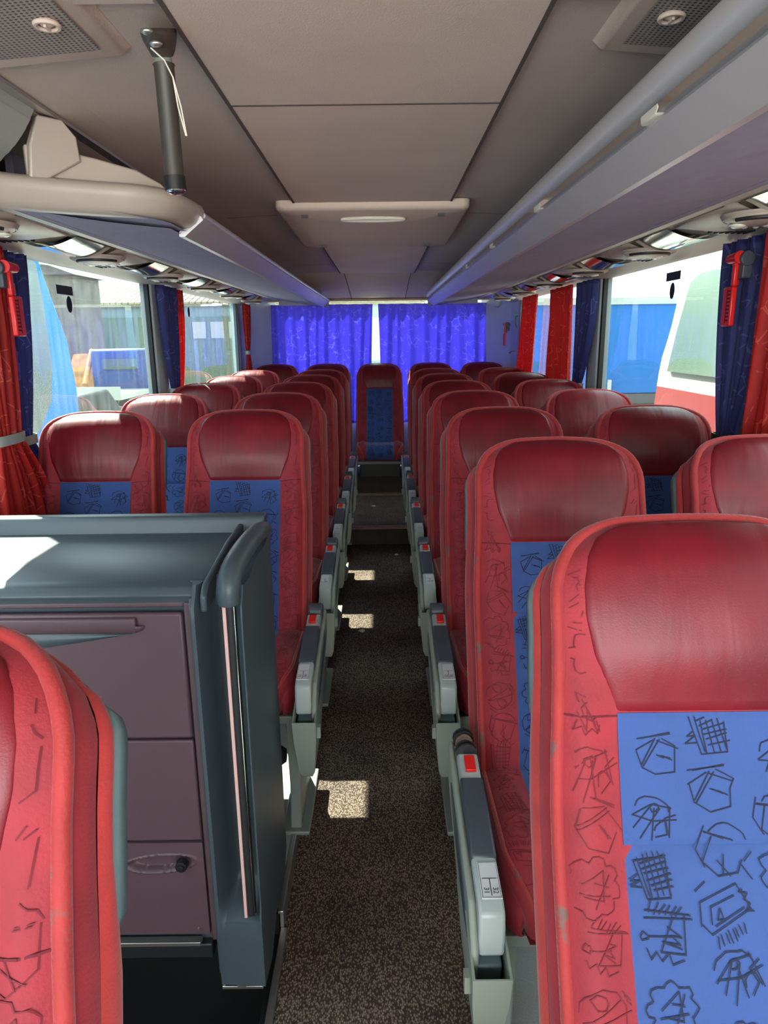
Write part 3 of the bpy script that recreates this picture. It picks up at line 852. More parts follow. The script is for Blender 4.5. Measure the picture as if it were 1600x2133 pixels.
# --- scribbles
def wob(P, rng, a=0.05): return [(x + rng.uniform(-a, a), y + rng.uniform(-a, a)) for x, y in P]
def circ(cx, cy, r, n=14, a0=0, a1=360, ry=None):
    return [(cx + r * cos(radians(a0 + (a1 - a0) * k / n)), cy + (ry or r) * sin(radians(a0 + (a1 - a0) * k / n))) for k in range(n + 1)]
def motif(kind, rng):
    A = []
    if kind == 0:
        A += [wob(circ(0, 0, .9, 18), rng, .04), wob(circ(-.15, .45, .3, 9), rng, .1), wob(circ(.2, -.5, .3, 9), rng, .1), [(-.7, -.3), (.6, .5)], [(-.75, -.35), (1.1, .15)], [(-.9, -.6), (-.6, -.9), (-.2, -1.1)]]
        A += [[(.7 + .1 * k, .8 - .15 * k), (.95 + .1 * k, .6 - .12 * k)] for k in range(3)]
    elif kind == 1:
        A += [[(-.9, .35), (.9, .4)], [(-.9, .30), (.9, .35)], circ(0, .35, .7, 9, 10, 170, .5), [(-.6, .3), (-.65, -.7), (0, -1), (.6, -.6), (.7, .3)], [(-.1, .1), (.2, -.9)], [(.1, .1), (-.2, -.5), (.4, -.8)], [(-.9, .5), (-.95, -.3), (-.5, -.8)], [(.8, -.2), (1.1, .6)], [(.6, -.3), (1.2, -.6)]]
    elif kind == 2:
        A += [wob([(-.9, -.3), (-.7, .5), (.7, .8), (.9, -.1), (-.6, -.6), (-.9, -.3)], rng), [(-.5, -.3), (-.45, .2), (.5, .45)], [(-.4, -.4), (.8, 0)], [(-.3, -.2), (-.15, .1), (-.1, -.25), (-.3, -.2)], [(-.8, .8), (-.4, 1.1)]]
        A += [[(-.5 + .15 * k, -.75 + .04 * k), (-.48 + .15 * k, -1.1 + .04 * k)] for k in range(8)]
        A += [[(.9, .6), (.75, .5), (.95, .4), (.8, .2), (1, .1), (.85, -.1), (1.05, -.2)]]
    elif kind == 3:
        A += [[(-.6, .8), (-.5, -.8), (.5, -.9), (.7, .6), (-.6, .8)], [(-.45, .8), (-.35, -.7)]]
        A += [[(-.4 + .05 * k, .6 - .22 * k), (.7, .7 - .24 * k)] for k in range(6)]
        A += [[(-.2 + .2 * k, .9), (-.3 + .25 * k, -.8)] for k in range(4)]
        A += [[(-.6, .2), (-.95, .1), (-.6, 0), (-1, -.15), (-.6, -.3)], [(0, .9), (.1, 1.15), (.3, .8), (.5, 1.1), (.7, .8), (1, .9)]]
    elif kind == 4:
        P = []
        for k in range(19):
            a = radians(20 + 300 * k / 18); r_ = .95 if k % 2 else .65
            P.append((r_ * cos(a), r_ * sin(a)))
        A += [P, [(-.4, .4), (.5, -.7)], [(-.2, .5), (.6, -.6)], [(-.5, -.1), (0, -.7), (-.1, .1), (.4, -.4)], wob(circ(.1, .1, .4, 8), rng, .08)]
    elif kind == 5:
        A += [circ(-.1, .2, .8, 9, 20, 170, .6), [(-.9, -.1), (-.2, .45), (.7, .55)], [(-.9, -.1), (0, -.2), (1, .1)], [(-.1, .5), (-.7, -.6)], [(.0, .4), (.1, -.9)], [(.2, .4), (-.4, -1)], [(.6, .6), (.8, -.6)], circ(.45, -.55, .28, 6, 0, 180, .5), circ(-.05, .35, .18, 8), [(.3, -.8), (.7, -.5), (.5, .1), (.9, .3)]]
    elif kind == 6:
        A += [wob([(-.8, .5), (-.8, -.3), (-.3, -.8), (.6, -.9), (.8, -.2), (1, .1), (.5, .6)], rng), [(-.8, .5), (.1, .7)], [(-.8, -.2), (.2, .7)], [(-.75, -.3), (.4, .6)], [(.2, .6), (1, -.0)], [(-.6, 1), (.9, .7)], [(-.4, .95), (.95, .72)]]
        A += [[(.0 + .1 * k, .0 - .05 * k), (.3 + .1 * k, -.2 - .08 * k)] for k in range(4)]
    elif kind == 7:
        P = []
        for k in range(8): P += circ(.72 * cos(radians(45 * k)), .72 * sin(radians(45 * k)), .3, 4, 45 * k - 80, 45 * k + 80)
        A += [P, [(-.4, 0), (.3, .6), (.4, -.4), (-.3, -.3)], [(.0, .2), (.5, .1)], [(.1, -.6), (.5, .5)], [(-.5, -.3), (.6, -.2)]]
    else:
        A += [[(-.9, .6), (.7, .75)], [(-.9, .4), (.8, .7)]] + [[(-.8 + .2 * k, .6), (-.7 + .22 * k, .95)] for k in range(6)]
        A += [[(.1, .6), (-.2, -.6), (.7, -.5), (.5, .7)], circ(-.8, -.2, .14, 8), [(-.66, -.2), (.2, 0)], [(-.7, -.6), (-.5, -.9), (-.3, -.6), (-.1, -.9), (.1, -.6), (.3, -.9), (.6, -.7)]]
        A += [wob([(0, .3), (.4, .1), (0, 0), (.4, -.2), (-.1, -.2), (.5, -.4)], rng, .08)]
    return A
def ribbons(mb, lines, mapf, inside, hw, mi):
    for P in lines:
        Q = []
        for a, b in zip(P, P[1:]):
            n = max(1, int(hypot(b[0] - a[0], b[1] - a[1]) / 0.012))
            Q += [(a[0] + (b[0] - a[0]) * k / n, a[1] + (b[1] - a[1]) * k / n) for k in range(n)]
        Q.append(P[-1])
        for a, b in zip(Q, Q[1:]):
            if not (inside(*a) and inside(*b)): continue
            dx, dy = b[0] - a[0], b[1] - a[1]; l = hypot(dx, dy)
            if l < 1e-6: continue
            ux, uy = -dy / l * hw, dx / l * hw; ex, ey = dx / l * hw * .6, dy / l * hw * .6
            mb.add([mapf(a[0] + ux - ex, a[1] + uy - ey), mapf(a[0] - ux - ex, a[1] - uy - ey), mapf(b[0] - ux + ex, b[1] - uy + ey), mapf(b[0] + ux + ex, b[1] + uy + ey)], [(0, 1, 2, 3)], mi)
def scatter(mb, x0, x1, y0, y1, mapf, inside, size, hw, mi, seed, colstep=0.086, rowstep=0.078):
    rng = random.Random(seed)
    cols = max(1, round((x1 - x0) / colstep)); bag = rng.sample(range(9), 9)
    for c in range(cols):
        cx = x0 + (x1 - x0) * (c + 0.5) / cols
        y = y0 + (rowstep * 0.25 if c % 2 else -rowstep * 0.2)
        while y < y1 + size:
            r = size * rng.uniform(.85, 1.1); a = rng.uniform(-.35, .35)
            px, py = cx + rng.uniform(-.008, .008), y + rng.uniform(-.006, .006)
            k = bag.pop() if bag else 0
            if not bag: bag = rng.sample(range(9), 9)
            Ls = [[(px + r * (u * cos(a) - v * sin(a)), py + r * (u * sin(a) + v * cos(a))) for u, v in P] for P in [wob(Q_, rng, .05) for Q_ in motif(k, rng)]]
            ribbons(mb, Ls, mapf, inside, hw, mi)
            y += rowstep
# --- meshes (made once, shared by every seat)
SM = {}
def build_back():
    f = MB()
    rows = [L * 0 + (L - RC) * k / 30 for k in range(31)] + [L - RC + RC * sin(pi / 2 * k / 12) for k in range(1, 13)]
    nc = 36
    vs = []
    for s in rows:
        w = Wd(s) if s <= L - RC else Wd(s) - RC + sqrt(max(0, RC ** 2 - (s - (L - RC)) ** 2))
        for i in range(nc + 1):
            x = w * sin(pi / 2 * (2 * i / nc - 1))
            vs.append(surf(x, s))
    w_ = nc + 1
    f.add(vs, [(j * w_ + i, j * w_ + i + 1, (j + 1) * w_ + i + 1, (j + 1) * w_ + i) for j in range(len(rows) - 1) for i in range(nc)])
    # rolled side wall
    O = outline(0.0)
    rings = []
    for k in range(7):
        a = pi * k / 6
        rings.append([back_off(x, s, RND - 0.003 + (0.030 + 0.020 * (1 - sm(S1 - 0.05, S1 + 0.05, s))) * k / 6, 0.008 * sin(a)) for x, s in O])
    n = len(O)
    f.add([p for r in rings for p in r], [(j * n + i, j * n + i + 1, (j + 1) * n + i + 1, (j + 1) * n + i) for j in range(6) for i in range(n - 1)], 1)
    f.add([back_off(x, s, RND - 0.003 + (0.030 + 0.020 * (1 - sm(S1 - 0.05, S1 + 0.05, s))), 0) for x, s in O], [tuple(range(n))], 0)
    # horizontal seams beside the leather
    for sg in (-1, 1):
        ribbons(f, [[(sg * (0.128 + 0.075 * t), S1 - 0.004 + 0.004 * t) for t in (0, .5, 1)]], lambda x, s: surf(x, s, 0.0014), lambda x, s: True, 0.0012, 3)
    for k, (a, b) in enumerate(((-0.207, -0.128), (0.128, 0.207))):
        scatter(f, a, b, 0.03, L - 0.06, lambda x, s: surf(x, s, 0.0012), lambda x, s, a=a, b=b: a < x < b and qd(x, s) > 0.026 and 0.01 < s < L - 0.04 and not (s > S1 and abs(x) < 0.17), 0.036, 0.0007, 2, 5 + k, 0.08, 0.074)
    return f.mesh('backrest_mesh', ['red', 'roll', 'inkred', 'seam'], 60, recalc=False)
def build_piping():
    f = MB()
    O = outline(0.015)
    pts = [surf(x, s, 0.001) for x, s in O]
    f.tube(pts, 0.0092, 8)
    return f.mesh('piping_mesh', ['pipe', 'seam'], 60)
def hwl(t):
    K = [(0, .127), (.12, .138), (.3, .158), (.5, .168), (.65, .168), (.8, .158), (.9, .140), (.97, .112), (1, .085)]
    for (a, va), (b, vb) in zip(K, K[1:]):
        if a <= t <= b: return va + (vb - va) * (t - a) / (b - a)
    return K[-1][1]
def build_leather():
    f = MB()
    sT = L - 0.028
    def fn(u, v):
        v2 = 1 - (1 - v) ** 1.3
        s = S1 + (sT - S1) * v2
        w = hwl(v2)
        x = w * sin(pi / 2 * (2 * u - 1))
        e = min(1, min(w - abs(x), (s - S1), (sT - s)) / 0.008)
        e = max(0, e)
        return surf(x, s, 0.0045 * sqrt(e) - 0.001)
    f.grid(fn, 40, 40)
    return f.mesh('headrest_mesh', ['leather'], 60, recalc=False)
BW = 0.1275
def build_panel():
    f = MB()
    for (a, b) in ((0.0, S2), (S2, S1)):
        def fn(u, v, a=a, b=b):
            s = a + (b - a) * v; x = BW * (2 * u - 1)
            e = max(0, min(1, min(BW - abs(x), s - a, b - s) / 0.012))
            return surf(x, s, 0.0035 * sqrt(e) + (0.0015 if a > 0 else 0))
        f.grid(fn, 20, 26)
    scatter(f, -BW, BW, 0.03, S1 - 0.02, lambda x, s: surf(x, s, 0.0062), lambda x, s: abs(x) < BW - .003 and 0.01 < s < S1 - 0.004 and not (abs(s - S2) < 0.004), 0.034, 0.0008, 1, 21, 0.085, 0.076)
    return f.mesh('panel_mesh', ['blue', 'ink'], 60, recalc=False)
def build_shell():
    f = MB()
    O = outline(-0.004)
    n = len(O)
    def rg(depth, out, z=0):
        P = []
        for x, s in O:
            k = sm(S1 - 0.055, S1 + 0.0, s)
            P.append(back_off(x, s, depth, out * k + (1 - k) * -0.022))
        return P
    rings = [rg(0.060, 0.002), rg(0.064, 0.0065), rg(0.086, 0.006), rg(0.100, -0.008), rg(0.108, -0.045)]
    f.add([p for r in rings for p in r], [(j * n + i, j * n + i + 1, (j + 1) * n + i + 1, (j + 1) * n + i) for j in range(len(rings) - 1) for i in range(n - 1)])
    f.add(rings[-1], [tuple(range(n))])
    return f.mesh('shell_mesh', ['shell'], 60)
# cushion
CP = catmull([(-.33, .594), (-.44, .603), (-.56, .612), (-.66, .618), (-.715, .606), (-.748, .575), (-.756, .535), (-.745, .49)], 5)
cs = [0.0]
for a, b in zip(CP, CP[1:]): cs.append(cs[-1] + hypot(b[0] - a[0], b[1] - a[1]))
CL = cs[-1]
def cpos(s):
    s = min(max(s, 0), CL); lo = 0
    for i in range(len(cs) - 1):
        if cs[i] <= s: lo = i
        else: break
    t = (s - cs[lo]) / (cs[lo + 1] - cs[lo]); a, b = CP[lo], CP[lo + 1]
    ty, tz = b[0] - a[0], b[1] - a[1]; l = hypot(ty, tz)
    return a[0] + ty * t, a[1] + tz * t, tz / l, -ty / l
def CW(s): return 0.226 - 0.045 * sm(0.30, CL, s)
def csurf(x, s, off=0):
    y, z, ny, nz = cpos(s)
    if nz < 0: pass
    w = CW(s); q = w - abs(x); r = 0
    if q < 0.03: r = 0.03 - sqrt(max(0, 0.03 ** 2 - (0.03 - q) ** 2))
    bol = 0.022 * math.exp(-((abs(x) - 0.17) / 0.04) ** 2) * (1 - sm(0.25, 0.42, s))
    d = off - r + bol
    return (x, y + ny * d, z + nz * d)
def build_cushion():
    f = MB()
    nc, nr = 28, 30
    vs = [csurf(CW(CL * j / nr) * sin(pi / 2 * (2 * i / nc - 1)), CL * j / nr) for j in range(nr + 1) for i in range(nc + 1)]
    w_ = nc + 1
    f.add(vs, [(j * w_ + i, j * w_ + i + 1, (j + 1) * w_ + i + 1, (j + 1) * w_ + i) for j in range(nr) for i in range(nc)])
    for sg in (-1, 1):
        rr = []
        for j in range(nr + 1):
            s = CL * j / nr; p = csurf(sg * CW(s), s)
            rr.append([p, (p[0] + sg * 0.004, p[1], max(0.485, p[2] - 0.03) if p[2] > 0.485 else p[2]), (p[0], min(p[1] + 0.0, 0), min(0.485, p[2]))])
        f.add([p for r in rr for p in r], [(j * 3 + i, j * 3 + i + 1, (j + 1) * 3 + i + 1, (j + 1) * 3 + i) for j in range(nr) for i in range(2)])
    f.add([(-.22, -.33, .486), (.22, -.33, .486), (.175, -.745, .486), (-.175, -.745, .486)], [(0, 1, 2, 3)])
    for k, (a, b) in enumerate(((-0.215, -0.128), (0.128, 0.215))):
        scatter(f, a, b, 0.06, CL, lambda x, s: csurf(x, s, 0.0012), lambda x, s, a=a, b=b: a < x < b and abs(x) < CW(s) - 0.02 and 0.03 < s < CL - 0.01, 0.036, 0.0007, 1, 35 + k, 0.09, 0.075)
    return f.mesh('cushion_mesh', ['red', 'inkred'], 60, recalc=False)
def build_cpipe(sg):
    f = MB()
    f.tube([csurf(sg * (CW(CL * k / 24) - 0.014 - 0.02 * sm(.3, CL, CL * k / 24)), CL * (0.06 + 0.94 * k / 24), 0.001) for k in range(25)], 0.005, 7)
    return f.mesh('cpipe_mesh', ['pipe'], 60)
def build_cpanel():
    f = MB()
    def fn(u, v):
        s = 0.02 + (CL - 0.03) * v; x = BW * (2 * u - 1)
        e = max(0, min(1, (BW - abs(x)) / 0.012))
        return csurf(x, s, 0.004 * sqrt(e))
    f.grid(fn, 16, 26)
    scatter(f, -BW, BW, 0.08, CL - .03, lambda x, s: csurf(x, s, 0.006), lambda x, s: abs(x) < BW - .003 and s < CL - .02, 0.034, 0.0008, 1, 44, 0.085, 0.076)
    return f.mesh('cpanel_mesh', ['blue', 'ink'], 60, recalc=False)
SM['back'] = build_back(); SM['piping'] = build_piping(); SM['leather'] = build_leather(); SM['panel'] = build_panel()
SM['shell'] = build_shell(); SM['cushion'] = build_cushion(); SM[('cpipe', -1)] = build_cpipe(-1); SM[('cpipe', 1)] = build_cpipe(1); SM['cpanel'] = build_cpanel()
f = MB(); f.box(-.20, .20, -.70, -.24, .462, .486); f.box(-.22, .22, -.30, -.24, .455, .56)
f2 = MB(); f2.box(-.24, .24, -.712, -.672, .445, .472, 0); f3 = MB(); f3.box(-.24, .24, -.36, -.32, .43, .47, 0)
SM['tray'] = f.mesh('tray_mesh', ['darkplastic']); SM[('rail', 0)] = f2.mesh('rail_mesh', ['metalgrey']); SM[('rail', 1)] = f3.mesh('rail_mesh', ['metalgrey'])
f = MB()   # pedestal (aisle side at +x, mirrored for the other side)
f.loft([[(0.205 + dx, y, z) for (dx, y) in ((-.018, a), (.018, a), (.018, b), (-.018, b))] for (a, b, z) in ((-.70, -.52, .445), (-.69, -.56, .36), (-.67, -.55, .20), (-.70, -.42, .06), (-.70, -.42, .045))])
f.box(.16, .25, -.72, -.38, .05, .065)
pedestal = f
def mir(mb, s):
    g = MB(); g.v = [(x * s, y, z) for x, y, z in mb.v]; g.f = list(mb.f); g.m = list(mb.m); return g
def arm_parts():
    A = {}
    cx = 0.262
    body = [(-.435, .694), (-.60, .668), (-.72, .650), (-.80, .640), (-.822, .630), (-.828, .60), (-.824, .545), (-.80, .530), (-.76, .53), (-.74, .575), (-.60, .60), (-.50, .60), (-.42, .62)]
    f = MB(); f.prism(body, 'x', cx - .024, cx + .022); A['housing'] = (f, 'armgrey', 0.006)
    f = MB(); f.prism([(-.515, .682), (-.515, .688), (-.60, .678), (-.70, .660), (-.712, .654), (-.712, .62), (-.60, .64), (-.515, .65)], 'x', cx - .0255, cx + .0235)
    A['arm_pad'] = (f, 'armpad', 0.007)
    f = MB(); f.prism([(-.452, .694), (-.452, .699), (-.496, .692), (-.496, .685)], 'x', cx - .015, cx + .008); A['buckle'] = (f, 'redplastic', 0.0015)
    f = MB(); f.tube([(cx - .022, -.405, .692), (cx + .026, -.405, .692)], 0.027, 20); f.box(cx - .02, cx + .024, -.44, -.39, .64, .69)
    A['hinge_cap'] = (f, 'armpad', 0.006)
    f = MB()
    side = [(-.38, .69), (-.45, .675), (-.60, .655), (-.78, .620), (-.835, .56), (-.83, .50), (-.80, .465), (-.74, .47), (-.62, .50), (-.48, .56), (-.39, .60)]
    f.prism(side, 'x', cx + .022, cx + .036); A['side_cover'] = (f, 'bin', 0.006)
    f = MB()
    f.prism([(-.47, .645), (-.60, .628), (-.72, .598), (-.80, .552), (-.72, .548), (-.58, .578), (-.48, .615)], 'x', cx + .030, cx + .0385); A['side_inlay'] = (f, 'armpad', 0.003)
    f = MB(); f.prism([(-.80, .535), (-.83, .53), (-.825, .485), (-.79, .478), (-.74, .50)], 'x', cx - .020, cx + .03); A['front_block'] = (f, 'shell', 0.005)
    f = MB()
    # label plate on the sloped front of the arm
    f.add([(cx - .022, -.722, .6525), (cx + .014, -.722, .6525), (cx + .014, -.798, .6425), (cx - .022, -.798, .6425), (cx - .022, -.722, .6500), (cx + .014, -.722, .6500), (cx + .014, -.798, .640), (cx - .022, -.798, .640)],
          [(0, 1, 2, 3), (4, 5, 6, 7), (0, 1, 5, 4), (1, 2, 6, 5), (2, 3, 7, 6), (3, 0, 4, 7)])
    A['number_plate'] = (f, 'label', 0)
    f = MB()
    # open litter bin
    xo0, xo1 = cx - .032, cx + .034
    def rg(x0, x1, y0, y1, z0, z1): return [(x0, y0, z0), (x1, y0, z0), (x1, y1, z1), (x0, y1, z1)]
    f.loft([rg(xo0 + .002, xo1 + .004, -.872, -.60, .545, .62), rg(xo0 + .004, xo1 + .002, -.862, -.60, .48, .50), rg(xo0 + .012, xo1 - .008, -.83, -.62, .36, .37), rg(xo0 + .018, xo1 - .018, -.81, -.64, .33, .33)], True, False)
    f.loft([rg(xo0 + .006, xo1 - .001, -.868, -.604, .544, .618), rg(xo0 + .008, xo1 - .003, -.858, -.604, .48, .50), rg(xo0 + .016, xo1 - .012, -.826, -.624, .37, .38), rg(xo0 + .022, xo1 - .022, -.806, -.644, .34, .34)], True, False)
    n = len(f.v)
    f.f += [(0, 1, 17, 16), (1, 2, 18, 17), (2, 3, 19, 18), (3, 0, 16, 19), (12, 13, 14, 15), (28, 29, 30, 31)]; f.m += [0] * 6
    f.box(xo1 - .002, xo1 + .012, -.83, -.81, .47, .505)
    A['litter_bin'] = (f, 'bin', 0)
    return A
AP = arm_parts()
for s in (-1, 1):
    for k, (mb, mt, bv) in AP.items():
        SM[(k, s)] = mir(mb, s).mesh(k + '_mesh', [mt], 40)
    SM[('ped', s)] = mir(pedestal, s).mesh('pedestal_mesh', ['metalgrey'])
def number_mesh(a, b, s):
    """thin printed rule and two seat numbers on the plate; s = side of the seat the aisle is on (+1: aisle to the right of the seat)"""
    cx = s * 0.262 - s * 0.004
    f = MB()
    def P(x, y, o=0.0006): return (x, y, 0.6525 + (y + .722) * (0.010 / 0.076) + o)
    def bar(x0, x1, y0, y1): f.add([P(x0, y0), P(x1, y0), P(x1, y1), P(x0, y1)], [(0, 1, 2, 3)])
    bar(cx - .013, cx + .013, -.7585, -.7572); bar(cx - .0007, cx + .0007, -.793, -.758)
    for (x0, x1, y0, y1) in ((-.0165, .0165, -.7965, -.7958), (-.0165, .0165, -.7242, -.7235), (-.0165, -.0158, -.796, -.724), (.0158, .0165, -.796, -.724)):
        bar(cx + x0, cx + x1, y0, y1)
    rot = -pi / 2 if s < 0 else pi / 2
    for txt, ox in ((a, -.008), (b, .008)):
        t = text_mb(txt, 0.0135, 0.0)
        vs = []
        for (x, y, z) in t.v:
            X_ = x * cos(rot) - y * sin(rot); Y_ = x * sin(rot) + y * cos(rot)
            vs.append(P(cx + ox + X_, -.783 + Y_, 0.0008))
        f.add(vs, t.f)
    return f.mesh('numbers_mesh', ['print'], 0, recalc=False)

def make_seat(x, y, label, group, arm=0, nums=None, ped=None, z=0.0, lean=0):
    r = root('coach_seat', label, 'seat', (x, y, z), group)
    b = ob('backrest', SM['back'], r)
    ob('piping', SM['piping'], b)
    ob('headrest', SM['leather'], r)['label'] = 'smooth red leather headrest'
    ob('centre_panel', SM['panel'], r)['label'] = 'blue printed centre panel'
    ob('back_shell', SM['shell'], r)['label'] = 'grey plastic back shell'
    c = ob('seat_cushion', SM['cushion'], r)
    ob('cushion_panel', SM['cpanel'], c)
    for q in (-1, 1): ob('cushion_piping', SM[('cpipe', q)], c)
    ob('cushion_base', SM['tray'], r, bevel=0.004)
    for q in (0, 1): ob('seat_rail', SM[('rail', q)], r, bevel=0.003)
    if ped: ob('pedestal', SM[('ped', ped)], r, bevel=0.004)
    if arm:
        a = ob('armrest', SM[('housing', arm)], r, bevel=0.006)
        for k in ('arm_pad', 'buckle', 'hinge_cap', 'side_cover', 'side_inlay', 'front_block', 'number_plate'):
            if k == 'hinge_cap' and nums and nums[0] == '31':
                f = MB(); X0 = arm * 0.262
                for i, (rr) in enumerate((.024, .018, .024, .019, .0205, .019, .0205, .019, .024, .018, .024)):
                    yy = -.36 - 0.0075 * i
                    f.tube([(X0, yy, .690 + (yy + .40) * -.1), (X0, yy - .0055, .690 + (yy + .40) * -.1)], rr, 16, mi=0 if i < 3 or i > 7 else 1)
                f.tube([(X0, -.36, .694), (X0, -.44, .69)], .014, 12)
                ob('hinge_spring', f.mesh('spring_mesh', ['darkplastic', 'edge'], 40), a)['label'] = 'bare black hinge rings, cap missing'
                continue
            bv = AP[k][2]
            ob(k, SM[(k, arm)], a, bevel=bv)
        if nums:
            ob('printed_numbers', number_mesh(nums[0], nums[1], arm), a)
        ob('litter_bin', SM[('litter_bin', arm)], r)['label'] = 'open grey litter bin below the armrest'
    return r
XA, XW = 0.47, 1.01
RY = [1.01 + 0.805 * k for k in range(7)]
LY = [2.63 + 0.80 * k for k in range(5)]
NUMR = [None, ('31', '32'), ('35', '36'), ('39', '40'), ('43', '44'), ('47', '48'), ('51', '52')]
NUML = [('33', '34'), ('37', '38'), ('41', '42'), ('45', '46'), ('49', '50')]
NTH = ['first', 'second', 'third', 'fourth', 'fifth', 'sixth', 'seventh']
LBR = ['largest red and blue coach seat, in the right foreground beside the aisle',
       'right aisle seat with exposed hinge rings and numbers 31 and 32 on its armrest']
for k, y in enumerate(RY):
    lb = LBR[k] if k < 2 else 'right aisle seat, %s row from the front, red with leather headrest' % NTH[k]
    make_seat(XA, y, lb, 'right aisle seats', arm=0 if k == 0 else -1, nums=NUMR[k], ped=None if k == 0 else -1)
    if k:
        make_seat(XW, y, ['', 'right window seat cut by the photo edge, beside the red curtain', 'right window seat below the red and white vehicle, second from the front'][k] if k < 3 else 'right window seat, %s row from the front, red leather headrest showing' % NTH[k], 'right window seats')
for k, y in enumerate(LY):
    make_seat(-XA, y, 'left aisle seat directly behind the galley unit, right of the sunlit one' if k == 0 else 'left aisle seat, %s row behind the galley unit' % NTH[k], 'left aisle seats', arm=1, nums=NUML[k], ped=1)
    make_seat(-XW, y, 'left window seat directly behind the galley unit, sunlit crown' if k == 0 else 'left window seat, %s row behind the galley unit, sunlit crown' % NTH[k], 'left window seats')
make_seat(-0.455, 0.645, 'worn red seat cut off at the lower left, in front of the galley unit', 'left aisle seats')
RLB = ['rear bench seat in the left window corner', 'rear bench seat left of the middle one', 'middle rear seat facing down the aisle, fully visible with blue cushion stripe', 'rear bench seat right of the middle one', 'rear bench seat in the right window corner']
for k in range(5):
    rs = make_seat(-1.02 + 0.51 * k if k != 2 else 0.0, 7.10, RLB[k], 'rear row seats')
    f = MB(); f.box(-.19, .19, -.66, -.30, .3135, .464)
    ob('bench_base', f.mesh('bench_base', 'darkplastic'), rs, bevel=0.005)
# ------------------------------------------------------------------ galley unit
u = root('galley_unit', 'dark grey galley unit with drawers and a vertical grab handle, left foreground', 'cabinet', (-0.75, 1.38, 0.17))
def ub(name, mb, mt, parent=u, bevel=0.004, smooth=40, label=None):
    g = MB(); g.v = [(x + 0.75, y - 1.38, z - 0.17) for x, y, z in mb.v]; g.f = mb.f; g.m = mb.m
    o = ob(name, g.mesh(name + '_mesh', mt, smooth), parent, bevel=bevel)
    if label: o['label'] = label
    return o
f = MB(); f.box(-1.26, -0.36, 1.404, 1.79, 0.17, 1.07); f.box(-0.36, -0.29, 1.46, 1.79, 0.12, 1.05)
ub('carcass', f, 'unit')
f = MB()   # worktop with rounded front edge
f.prism([(1.385, 1.058), (1.378, 1.075), (1.388, 1.092), (1.41, 1.102), (1.52, 1.108), (1.765, 1.106), (1.765, 1.05), (1.385, 1.05)], 'x', -1.26, -0.345)
ub('worktop', f, 'unit', bevel=0.003)
f = MB()
f.prism([(1.755, 1.05), (1.757, 1.138), (1.765, 1.150), (1.80, 1.150), (1.805, 1.14), (1.805, 0.2), (1.79, 0.2), (1.79, 1.05)], 'x', -1.26, -0.283)
ub('rear_rim', f, 'unit', bevel=0.005)
f = MB()   # face frame
f.box(-0.397, -0.372, 1.378, 1.40, 0.19, 1.06); f.box(-1.26, -0.397, 1.384, 1.40, 1.047, 1.06)
ub('face_frame', f, 'unitface')
f = MB()   # fall-front lid with a scooped pull
f.box(-1.26, -0.402, 1.382, 1.398, 0.735, 1.035)
fl = ub('upper_lid', f, 'unitface', bevel=0.006)
f = MB(); f.prism([(1.384, 1.028), (1.374, 1.026), (1.372, 1.006), (1.378, 0.992), (1.384, 0.99)], 'x', -1.26, -0.50)
f.dome((-0.50, 1.383, 1.009), 0.018, 0.011, 0.016)
ub('pull_ridge', f, 'unitface', fl, bevel=0.003)
f = MB()
def sc(uu, vv):
    x = -1.2 + 0.69 * uu
    hgt = 0.06 * (1 - uu ** 2.2)
    return (x, 1.3815 - 0.0005 + 0.0 - 0.004 * sin(pi * vv), 0.990 - hgt * vv)
f.grid(sc, 20, 6)
ub('scoop', f, 'unit', fl, bevel=0)
f = MB(); f.box(-1.26, -0.402, 1.383, 1.398, 0.468, 0.730)
ub('middle_drawer', f, 'unitface', bevel=0.004)
# lower door with an oval recessed handle
f = MB()
X_ = [-1.26, -1.0, -0.75] + [-0.62 + 0.218 * k / 60 for k in range(61)]
Z_ = [0.205, 0.28, 0.35] + [0.365 + 0.085 * k / 36 for k in range(37)] + [0.463]
def dy(x, z):
    zc = 0.408 + 0.006 * ((x + 0.505) / 0.078)
    e = sqrt(((x + 0.505) / 0.078) ** 2 + ((z - zc) / (0.021 if z > zc else 0.024)) ** 2)
    return 0.016 * (1 - sm(0.78, 1.0, e)) - 0.0025 * math.exp(-((e - 1.08) / 0.06) ** 2)
vs = [(x, 1.383 + dy(x, z), z) for z in Z_ for x in X_]
w_ = len(X_)
f.add(vs, [(b * w_ + a, b * w_ + a + 1, (b + 1) * w_ + a + 1, (b + 1) * w_ + a) for b in range(len(Z_) - 1) for a in range(w_ - 1)])
f.box(-1.26, -0.402, 1.3995, 1.402, 0.205, 0.463); f.box(-0.4022, -0.402, 1.383, 1.40, 0.205, 0.463); f.box(-1.26, -0.402, 1.383, 1.40, 0.4628, 0.463); f.box(-1.26, -0.402, 1.383, 1.40, 0.205, 0.2052)
dr = ub('lower_door', f, 'unitface', bevel=0)
f = MB(); f.tube([(-0.452, 1.383, 0.408), (-0.452, 1.366, 0.408)], [0.015, 0.013], 18); f.tube([(-0.452, 1.366, 0.408), (-0.452, 1.362, 0.408)], [0.008, 0.007], 14)
ub('lock_knob', f, 'black', dr, 0.001)
f = MB(); f.tube([(-0.428, 1.384, 0.222), (-0.428, 1.379, 0.222)], 0.0035, 10)
ub('screw', f, 'alu', u, 0)
f = MB(); f.box(-1.26, -0.425, 1.375, 1.395, 0.176, 0.187)
ub('kick_strip', f, 'alu', bevel=0.001, label='bright metal strip under the doors')
f = MB(); f.box(-1.26, -0.40, 1.385, 1.78, 0.13, 0.172)
ub('base_rail', f, 'darkplastic')
